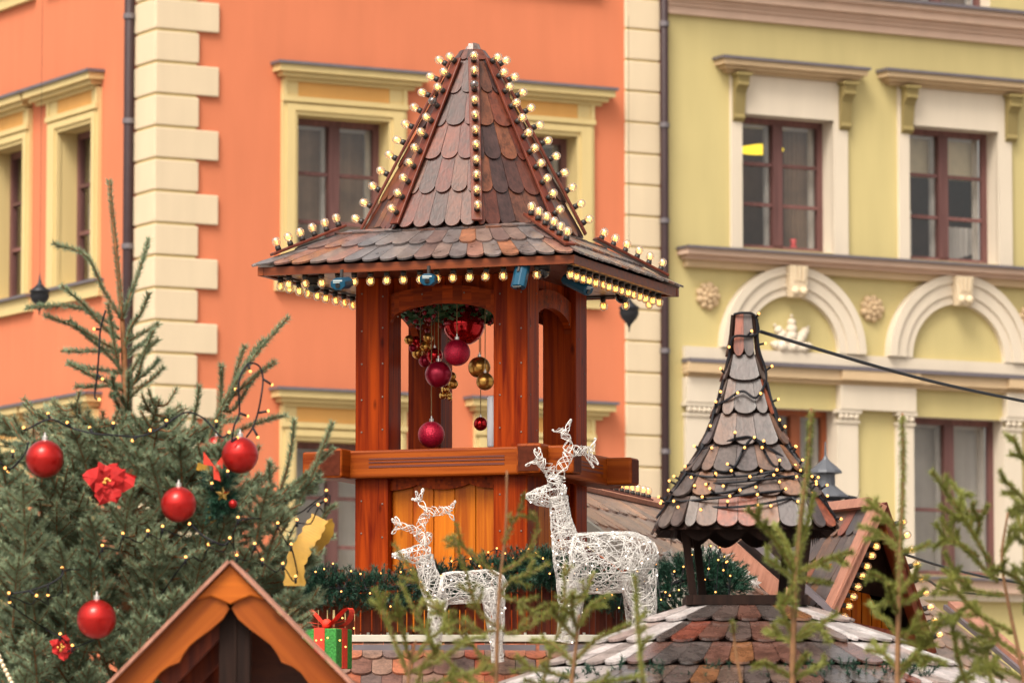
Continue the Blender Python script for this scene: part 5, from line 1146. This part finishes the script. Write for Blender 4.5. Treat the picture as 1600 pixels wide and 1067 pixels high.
zlist = np.arange(zat(1180, YC), zat(635, YC), .098)
for z in zlist:
    y = 1250-(z-CAMZ)*FPX/YC
    hw = np.interp(y, [600, 640, 700, 760, 830, 900, 1000, 1100, 1200], [90, 140, 200, 245, 285, 285, 275, 280, 285])*cs
    n = 5; a0 = rng.uniform(0, 6.28)
    for i in range(n):
        az = a0+2*math.pi*i/n+rng.uniform(-.3, .3); branch(z-hw*.33, az, hw*rng.uniform(.82, 1.04), R(rng.uniform(14, 30)))
xtree = spruce('christmas_tree', 'large green christmas spruce with red baubles and string lights at the left', 'christmas tree', (trunk_pts[0].x, YC, 0), stems, twigs, 'bark', 'ndl_tree', 1250, .027, .0031, R(54), .30, trunk=(spline(trunk_pts, 4), [float(np.interp(i/4, range(len(trunk_r)), trunk_r)) for i in range(4*(len(trunk_pts)-1)+1)]))
GT = 'red baubles on the christmas tree'; YB = 20.45
for x, y, r, Y, lab in ((70, 717, 30, YB, 'red satin bauble on the far left of the christmas tree'), (375, 711, 29, YB, 'red satin bauble on the right of the christmas tree below the looped lights'), (279, 788, 28, 20.3, 'red satin bauble in the middle of the christmas tree, right of the poinsettia'), (151, 967, 31, 20.25, 'lowest red satin bauble left of the orange gable'), (146, 697, 24, 21.2, 'red bauble behind branches above the poinsettia'), (338, 697, 16, 21.2, 'small red bauble behind branches left of the right bauble')):
    bauble(x, y, r, Y, 'redsatin', lab, GT)
def led_string(label, runs, leds, Y, me=ME_LED, r=.0042, deep=0):
    c = at(*leds[0], Y); t = thing('string_lights', label, 'string lights', c); m = MB()
    for rn in runs: m.tube(spline([at(x, y, Y+rng.uniform(-.02, .02)) for x, y in rn], 5), r, 5)
    pts = [at(x, y, Y+rng.uniform(-.03, .03)) for x, y in leds]
    allr = [at(x, y, Y) for rn in runs for x, y in rn]
    for p in pts:
        q = min(allr, key=lambda v: (v-p).length) if allr else p
        d = (q-p); d = d if d.length < .05 else Vector((0, 0, -.03)); m.tube([p, p+d], .0055, 5)
    if deep:
        rest = list(pts); ch = [rest.pop(0)]
        while rest: j = min(range(len(rest)), key=lambda i: (rest[i]-ch[-1]).length); ch.append(rest.pop(j))
        m.tube(spline([v for p, nx in zip(ch, ch[1:]+ch[-1:]) for v in (p+Vector((0, .02, -.012)), (p+nx)/2+Vector((0, deep+.9*(p-nx).length, -.03)))], 3), r*.8, 4)
    m.build('cable', MAT['cable'], t, smooth=True)
    for p in pts: inst('led', me, t, p-c)
led_string('string of warm lights over the upper part of the christmas tree', [((165, 485), (157, 515), (155, 545), (152, 585), (148, 618), (152, 624)), ((40, 672), (78, 655), (110, 668), (145, 677), (180, 680), (215, 682), (245, 672), (275, 652), (295, 644), (320, 655), (345, 682), (358, 677)), ((362, 690), (366, 665), (374, 645), (373, 610), (375, 590), (388, 568), (405, 572), (411, 592), (408, 620), (403, 645), (395, 668), (385, 683)), ((45, 690), (38, 710), (15, 733), (0, 722))],
           [(147, 514), (160, 592), (155, 624), (75, 646), (105, 660), (140, 668), (37, 668), (177, 661), (207, 688), (235, 672), (260, 657), (391, 580), (368, 608), (425, 601), (387, 650), (419, 642), (338, 658), (358, 675), (371, 684), (403, 683), (8, 731), (13, 736), (20, 705), (356, 736), (331, 755)], 20.35)
led_string('string of warm lights over the lower part of the christmas tree', [((296, 816), (315, 835), (335, 846), (350, 851), (360, 842)), ((14, 932), (20, 927), (45, 923), (75, 913), (97, 899), (97, 888)), ((480, 800), (488, 790), (497, 788))],
           [(296, 818), (326, 850), (359, 840), (372, 808), (398, 849), (370, 867), (410, 874), (442, 880), (434, 817), (464, 812), (497, 788), (510, 766), (509, 781), (192, 833), (231, 829), (254, 822), (160, 852), (97, 887), (75, 929), (57, 930), (14, 926), (15, 940), (94, 990), (113, 1008), (335, 900), (455, 850), (380, 925), (462, 900), (290, 870)], 20.25, deep=.22)
def petals(name, label, x, y, Y, mats, R_, kinds, cat):
    c = at(x, y, Y); t = thing(name, label, cat, c); m = MB()
    for ring_, (n, L, tilt) in enumerate(kinds):
        Q = Vector((0, -1, 0)).rotation_difference(Vector((.50, -.80, .22)).normalized())
        for i in range(n):
            a = 2*math.pi*i/n+ring_*.5+rng.uniform(-.3, .3); d = Q @ Vector((math.cos(a), -tilt*rng.uniform(-.6, 1.8), math.sin(a))).normalized(); L_2 = L*rng.uniform(.85, 1.15); f = Q @ Vector((0, -1, 0)); s = d.cross(f).normalized()
            for (u0, u1) in zip((0, .25, .5, .75), (.25, .5, .75, 1.0)):
                wv = lambda u: L_2*.40*math.sin(math.pi*min(1, u*.80+.14))**.7*(0.30 if u == 1 else 1)
                off = lambda u: f*(.03*math.sin(u*3)*L_2*4)
                sd_ = i*7.1+ring_*3
                wr_ = lambda u, sg: L_2*(.16*math.sin(u*9+sd_+sg*1.3)+.10*math.sin(u*17+sd_*2+sg))
                for sg in (-1, 1):
                    m.face(c+d*L_2*u0+off(u0), c+d*L_2*u1+off(u1), c+d*L_2*u1+s*sg*wv(u1)+f*wr_(u1, sg), c+d*L_2*u0+s*sg*wv(u0)+f*wr_(u0, sg))
    m.build('petals', MAT['redcloth'], t, fix=False, smooth=False, weld=True)
    m = MB()
    for i in range(9): m.ball(c+Vector((rng.uniform(-.014, .014), -.035, rng.uniform(-.014, .014))), .006, 6, 5)
    m.build('centre', MAT['gold'], t)
petals('poinsettia', 'red cloth poinsettia flower in the middle of the christmas tree', 168, 754, 20.3, None, 1, ((6, .112, .10), (6, .085, .4)), 'artificial flower')
petals('poinsettia', 'small red cloth flower low on the christmas tree near the left edge', 96, 1012, 20.4, None, 1, ((5, .055, .2), (4, .04, .6)), 'artificial flower')
m = MB(); m.tube([at(-8, 1010, 20.0), at(3, 1035, 20.0), at(14, 1058, 20.0), at(28, 1085, 20.0)], .0015, 4)
bt = thing('bead_chain', 'chain of pearl beads at the bottom left corner of the christmas tree', 'bead chain', at(5, 1040, 20)); m.build('thread', MAT['cord'], bt)
mb_ = proto(lambda m: m.ball((0, 0, 0), .0095, 10, 8, 1.2), MAT['pearl'])
for i in range(12):
    f = i/11; x = np.interp(f, [0, .3, .6, 1], [-8, 3, 14, 28]); y = np.interp(f, [0, .3, .6, 1], [1010, 1035, 1058, 1085]); inst('bead', mb_, bt, at(float(x), float(y), 20.0)-bt.location)
def ribbon(name, label, path, w, Y, mat, cat, twist=0):
    c = at(*path[0], Y); m = MB(); P = spline([at(x, y, Y+(.012*i)) for i, (x, y) in enumerate(path)], 6); L = len(P)
    for i in range(L-1):
        def e(j):
            t = (P[min(j+1, L-1)]-P[max(j-1, 0)]).normalized(); s = t.cross(Vector((0, -1, 0))).normalized(); a = twist*j/L; return s*math.cos(a)+Vector((0, -1, 0))*math.sin(a)
        wv_ = lambda j: 1+.10*math.sin(j*1.9)+.06*math.sin(j*.7+1); a, b = e(i)*w/2*wv_(i), e(i+1)*w/2*wv_(i+1); m.face(P[i]-a, P[i]+a, P[i+1]+b, P[i+1]-b)
    o = m.build(name, MAT[mat], origin=c, fix=True, smooth=False, weld=True); sd = o.modifiers.new('solid', 'SOLIDIFY'); sd.thickness = .003; return tag(o, label, cat)
ribbon('ribbon', 'yellow gold cloth ribbon standing up in loop on the right tip of the christmas tree', ((460, 915), (462, 880), (474, 852), (488, 830), (500, 808)), .085, 20.6, 'goldcloth', 'ribbon', .35)
ribbon('ribbon', 'paler gold ribbon loop folding back down behind the upright gold ribbon', ((509, 814), (513, 826), (503, 846), (488, 862)), .055, 20.68, 'goldcloth', 'ribbon', .9)
ribbon('ribbon', 'gold ribbon tail hanging beside the small wreath right of the christmas tree', ((308, 728), (325, 735), (334, 765), (330, 800), (334, 815)), .030, 20.62, 'goldcloth', 'ribbon', .8)
wr = garland('hanging_wreath', 'small dark fir swag with gold star and red bow beside the right bauble', [at(x, y, 20.6) for x, y in ((345, 735), (340, 760), (345, 790), (352, 800))], .042, 190, 0, led=False, tl=.05)
c0 = wr.location; m = MB(); pts = []
sc_ = at(348, 772, 20.45)
for i in range(10): a = R(90+36*i); r = .033 if i % 2 == 0 else .015; pts.append(sc_+Vector((r*math.cos(a), 0, r*math.sin(a))))
for i in range(10): m.face(pts[i], pts[(i+1) % 10], sc_+Vector((0, -.014, 0))); m.face(pts[i], pts[(i+1) % 10], sc_+Vector((0, .008, 0)))
m.build('star', MAT['goldgloss'], wr); m = MB(); m.ball(at(364, 787, 20.5), .019, 14, 10); m.build('ball', MAT['redsatin'], wr, smooth=True)
m = MB()
for sx, (x1, y1) in ((-1, (318, 716)), (1, (348, 722))):
    a, b = at(335, 728, 20.5), at(x1, y1, 20.5); n_ = Vector((0, 0, .03)); m.face(a, b+n_, b-n_*.9)
m.face(at(333, 728, 20.5), at(340, 728, 20.5), at(345, 752, 20.5), at(334, 748, 20.5)); m.build('bow', MAT['redribbon'], wr, fix=False)
# ---- orange gable in the foreground
YG = 17.6
gb = thing('gable_roof', 'honey orange wooden gable with scalloped boards over a dark opening, in the foreground', 'stall gable', (at(360, 900, YG).x, YG+.4, 0))
def gp(x, y, d=0): return at(x, y, YG) + Vector((0, d, 0))
outer = [(176, 1072), (360, 882), (549, 1072)]
def barge(sg):
    P = lambda x, y: gp(360+sg*x, y)
    up = [(0, 882), (189, 1072), (189, 1110)]; lo = [(0, 944)]
    lo = [(0, 946), (18, 938), (40, 935), (52, 934)]
    inn = [(2, 950), (12, 966), (30, 982), (52, 998), (64, 1008), (74, 1022), (80, 1034), (96, 1040), (110, 1050), (122, 1066), (128, 1085), (132, 1110)]
    out2 = [(x, 882+x*1.006) for x in (26, 40, 52, 66, 82, 98, 112, 124, 138, 152, 168, 189)]
    m = MB(); th_ = Vector((0, .05, 0))
    for i in range(len(inn)-1):
        a, b, c, d = inn[i], inn[i+1], out2[i+1], out2[i]
        q = [P(*a), P(*b), P(*c), P(*d)]; m.face(*q); m.face(*[v+th_ for v in q]); m.face(q[0], q[1], q[1]+th_, q[0]+th_); m.face(q[3], q[2], q[2]+th_, q[3]+th_)
    m.build('bargeboard', MAT['gable_l'] if sg < 0 else MAT['gable_r'], gb, weld=True)
MAT['gable_l'] = wood('gable_wood_left', (.22, .042, .003), (.38, .092, .007), 'x', rough=.45, knots=True, spec=.2, coat=.05); MAT['gable_r'] = wood('gable_wood_right', (.21, .040, .003), (.35, .082, .007), 'x', rough=.45, spec=.2, coat=.05)
for nm, an in (('gable_l', R(46)), ('gable_r', R(-46))):
    for n_ in MAT[nm].node_tree.nodes:
        if n_.type == 'MAPPING' and not n_.inputs[0].is_linked: pass
    mp = [n_ for n_ in MAT[nm].node_tree.nodes if n_.type == 'MAPPING'][0]; mp.inputs['Rotation'].default_value = (0, an, 0)
barge(-1); barge(1)
m = MB(); top = [gp(x, y, -.02) for x, y in ((360, 882), (306, 937), (330, 931), (348, 938), (360, 944), (372, 938), (392, 930), (414, 937))]; m.prism([top[0]]+top[1:], Vector((0, .03, 0))); m.build('apex_board', MAT['gablewood'], gb, bevel=.004)
for sg in (-1, 1):
    m = MB(); e = gp(360+sg*215, 1098); a = gp(360, 879); n_ = Vector((-(e-a).z*sg, 0, (e-a).x*sg)).normalized(); m.add([a-Vector((0, .05, 0)), e-Vector((0, .05, 0)), e+Vector((0, 1.0, 0)), a+Vector((0, 1.0, 0)), a-Vector((0, .05, 0))+n_*.012, e-Vector((0, .05, 0))+n_*.012, e+Vector((0, 1.0, 0))+n_*.012, a+Vector((0, 1.0, 0))+n_*.012], [(0, 1, 2, 3), (7, 6, 5, 4), (0, 4, 5, 1), (1, 5, 6, 2), (2, 6, 7, 3), (3, 7, 4, 0)]); m.build('roof_slope', MAT['trimpink'], gb)
m = MB(); m.box(lambda a, b, c: Vector((a, b, c)), gp(341, 1000).x, gp(389, 1000).x, YG+.06, YG+.16, 0.0, gp(360, 925).z); m.box(lambda a, b, c: Vector((a, b, c)), gp(364, 1000).x, gp(368, 1000).x, YG+.052, YG+.06, 0.0, gp(360, 940).z); m.build('post', MAT['darkpost'] if 'darkpost' in MAT else MAT['darkwood'], gb)
m = MB(); b0, b1 = gp(300, 1100, .1), gp(300, 1100, .1)
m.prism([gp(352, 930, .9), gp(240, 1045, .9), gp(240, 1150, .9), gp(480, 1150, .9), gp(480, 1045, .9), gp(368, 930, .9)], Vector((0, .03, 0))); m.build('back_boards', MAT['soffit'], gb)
m = MB()
for sx in (-1, 1): m.box(lambda a, b, c: Vector((a, b, c)), gp(360+sx*150, 1100).x-.03, gp(360+sx*150, 1100).x+.03, YG+.2, YG+.26, 0, gp(360, 1060).z); 
m.build('corner_post', MAT['darkwood'], gb); m = MB()
for i in range(4): m.bar(gp(352-i*0, 960+i*30, .12+.2*i), gp(250, 1065+i*30, .12+.2*i), .06, .08)
m.build('rafter', MAT['slat'], gb)
# ---- sapling tops in the foreground
def sapling(label, Y, trunk, tr, brs, seed, ndl='ndl_sap', bark='barkpale', per=1100, nl=.023, bt_=1.0, side=.5, lean=.12, needle_trunk=None, nw=.0033):
    global stems, twigs
    rs = random.Random(seed); stems = []; twigs = []
    tp = [at(x, y, Y) for x, y in trunk]; base = Vector((tp[-1].x, Y, 0)); S = spline(tp, 5)+[base]; rr = [float(np.interp(i/(len(S)-1), [0, 1], [tr[0], tr[1]])) for i in range(len(S)-1)]+[tr[1]*1.6]
    if needle_trunk: twigs.append(spline([at(x, y, Y) for x, y in needle_trunk], 4))
    for pl in brs:
        k = len(pl)-1; dy = rs.uniform(-lean, lean); T = twig([at(x, y, Y+dy*i/k) for i, (x, y) in enumerate(pl)], .0042*bt_, .0026, n=4)
        Lp = sum((b-a).length for a, b in zip(T[:-1], T[1:]))
        if side and Lp > .12:
            for f in np.arange(.35, .95, .075/max(Lp, .1)):
                i = min(len(T)-2, int(f*(len(T)-1))); d = (T[i+1]-T[i]).normalized(); s = d.cross(Vector((rs.gauss(0, .4), -1, rs.gauss(0, .4)))).normalized()
                for sg in (-1, 1):
                    if rs.random() < side: l = rs.uniform(.035, .075); e = (d*.8+s*sg*.75).normalized(); twig([T[i], T[i]+e*l*.5, T[i]+e*l], .003, .002, n=2)
    spruce('spruce_sapling', label, 'young spruce', base, stems, twigs, bark, ndl, per, nl, nw, R(44), .12, group=None, trunk=(S, rr))
sapling('thin young spruce top with bud tip in front of the small turret', 17.5, [(1268, 638), (1262, 720), (1252, 800), (1243, 900), (1240, 980), (1238, 1067), (1236, 1110)], (.0055, .014),
        [[(1245, 900), (1215, 850), (1190, 820), (1168, 794)], [(1243, 905), (1215, 885), (1200, 875), (1198, 872)], [(1243, 895), (1280, 880), (1310, 868), (1332, 862)], [(1243, 905), (1270, 906), (1290, 910), (1298, 912)], [(1244, 890), (1228, 850), (1212, 825), (1210, 820)], [(1244, 890), (1256, 840), (1266, 800), (1272, 770)], [(1242, 1000), (1230, 975), (1222, 955), (1217, 948)], [(1242, 1005), (1220, 995), (1200, 988), (1196, 986)], [(1242, 1000), (1270, 985), (1290, 970), (1308, 958)], [(1242, 1000), (1268, 975), (1285, 985), (1296, 1002)], [(1240, 1060), (1215, 1045), (1200, 1038), (1194, 1034)], [(1240, 1060), (1262, 1050), (1280, 1040), (1288, 1036)], [(1240, 1055), (1250, 1035), (1258, 1025), (1262, 1022)], [(1243, 900), (1232, 930), (1225, 940), (1222, 945)]], 1, needle_trunk=[(1268, 640), (1262, 720), (1254, 790), (1244, 880), (1241, 960)], side=.25, per=2600)
sapling('thin young spruce top in front of the gable with bulbs', 17.3, [(1410, 645), (1411, 720), (1410, 790), (1406, 860), (1404, 940), (1402, 1067), (1402, 1110)], (.0045, .012),
        [[(1406, 860), (1380, 838), (1362, 828), (1342, 822)], [(1408, 845), (1390, 815), (1370, 795), (1354, 780)], [(1408, 860), (1430, 858), (1445, 853), (1453, 848)], [(1404, 930), (1385, 910), (1372, 900), (1358, 895)], [(1404, 935), (1380, 945), (1368, 950), (1358, 942)], [(1404, 930), (1425, 905), (1440, 903), (1450, 902)], [(1404, 945), (1425, 935), (1440, 925), (1446, 918)], [(1403, 990), (1385, 970), (1372, 960), (1366, 955)], [(1403, 995), (1425, 985), (1440, 975), (1448, 978)], [(1403, 1000), (1430, 1005), (1450, 1000), (1456, 996)], [(1402, 1045), (1380, 1020), (1370, 1010), (1362, 1002)], [(1402, 1045), (1425, 1030), (1445, 1025), (1452, 1030)], [(1403, 960), (1395, 940), (1390, 925), (1388, 912)], [(1402, 1060), (1440, 1010), (1455, 990), (1475, 965)]], 2, needle_trunk=[(1410, 648), (1411, 720), (1410, 790), (1406, 860), (1404, 930)], side=.45, per=2500)
sapling('bushy young spruce at the right edge with upward green shoots', 17.4, [(1575, 800), (1565, 870), (1575, 940), (1590, 1010), (1605, 1090), (1608, 1120)], (.004, .010),
        [[(1560, 900), (1530, 850), (1500, 800), (1456, 736)], [(1520, 830), (1505, 812), (1490, 805), (1468, 790)], [(1510, 815), (1505, 790), (1502, 775), (1503, 768)], [(1525, 840), (1530, 815), (1520, 795), (1522, 785)], [(1560, 910), (1520, 870), (1490, 840), (1472, 810)], [(1530, 870), (1500, 850), (1485, 845), (1474, 842)], [(1570, 930), (1515, 920), (1490, 890), (1476, 862)], [(1520, 910), (1495, 905), (1480, 908), (1468, 912)], [(1585, 990), (1530, 960), (1500, 930), (1470, 908)], [(1515, 945), (1495, 960), (1485, 965), (1480, 962)], [(1610, 930), (1590, 905), (1565, 890), (1562, 885)], [(1610, 790), (1590, 770), (1575, 755), (1566, 750)], [(1615, 740), (1598, 715), (1590, 700), (1584, 682)], [(1615, 800), (1595, 790), (1585, 795), (1583, 798)], [(1600, 1030), (1560, 1000), (1540, 990), (1515, 975)], [(1600, 1060), (1550, 1040), (1530, 1030), (1505, 1015)], [(1520, 1090), (1500, 1040), (1490, 990), (1487, 965)], [(1560, 1090), (1545, 1050), (1540, 1020), (1536, 1010)], [(1565, 870), (1575, 850), (1585, 838), (1590, 835)], [(1600, 960), (1605, 930), (1603, 900), (1600, 880)], [(1615, 850), (1600, 830), (1592, 815), (1590, 805)], [(1470, 1100), (1500, 1060), (1530, 1045), (1560, 1040)]], 3, side=.6, per=2500)
sapling('bare brown topped young spruce in front of the reindeer with upturned twigs', 17.2, [(792, 735), (790, 830), (782, 900), (778, 970), (775, 1067), (774, 1110)], (.0032, .010),
        [[(776, 980), (745, 950), (730, 900), (708, 835)], [(776, 975), (800, 990), (850, 965), (905, 940), (928, 895)], [(778, 900), (755, 880), (720, 850), (700, 838)], [(782, 895), (820, 870), (840, 825), (832, 800)], [(786, 850), (800, 820), (815, 790), (818, 770)], [(778, 985), (745, 985), (700, 960), (660, 940)], [(780, 930), (810, 940), (830, 955), (850, 958)], [(776, 1060), (740, 1010), (690, 960), (615, 850)], [(775, 1075), (735, 1060), (680, 1010), (625, 910)], [(778, 930), (800, 905), (830, 895), (855, 880)], [(840, 1100), (860, 1020), (880, 960), (882, 880)]], 4, side=.55, per=1200, nl=.02)
sapling('low greenish spruce twigs in the foreground right of the gift box', 17.0, [(650, 1000), (640, 1040), (636, 1100), (636, 1120)], (.004, .010),
        [[(640, 1060), (620, 1010), (600, 960), (586, 920)], [(640, 1040), (670, 1000), (690, 985), (710, 975)], [(640, 1050), (690, 1030), (730, 1000), (760, 995)], [(640, 1080), (700, 1060), (740, 1050), (770, 1040)], [(640, 1030), (630, 990), (622, 960), (620, 935)], [(650, 1090), (660, 1040), (680, 1020), (685, 1005)]], 5, side=.45, per=1700)
sapling('low greenish spruce twigs in the foreground at the left of the turret stall', 17.1, [(905, 960), (900, 1010), (893, 1067), (890, 1120)], (.004, .011),
        [[(900, 1040), (870, 1010), (850, 1000), (830, 1000)], [(900, 1030), (930, 1000), (960, 985), (985, 975)], [(902, 1000), (880, 975), (870, 960), (862, 955)], [(904, 980), (920, 950), (940, 935), (955, 930)], [(896, 1060), (860, 1050), (830, 1045), (800, 1048)], [(896, 1075), (940, 1065), (980, 1060), (1000, 1055)], [(903, 985), (895, 960), (893, 940), (895, 925)], [(895, 1080), (870, 1070), (840, 1068), (820, 1062)], [(1010, 1100), (1002, 1040), (998, 990), (992, 900)]], 6, side=.35, per=1700)
sapling('single thin shoot before the tiles of the turret stall', 17.3, [(1145, 975), (1150, 1020), (1158, 1067), (1160, 1120)], (.0045, .007), [[(1147, 990), (1146, 983), (1145, 978), (1144, 972)]], 8, side=0)
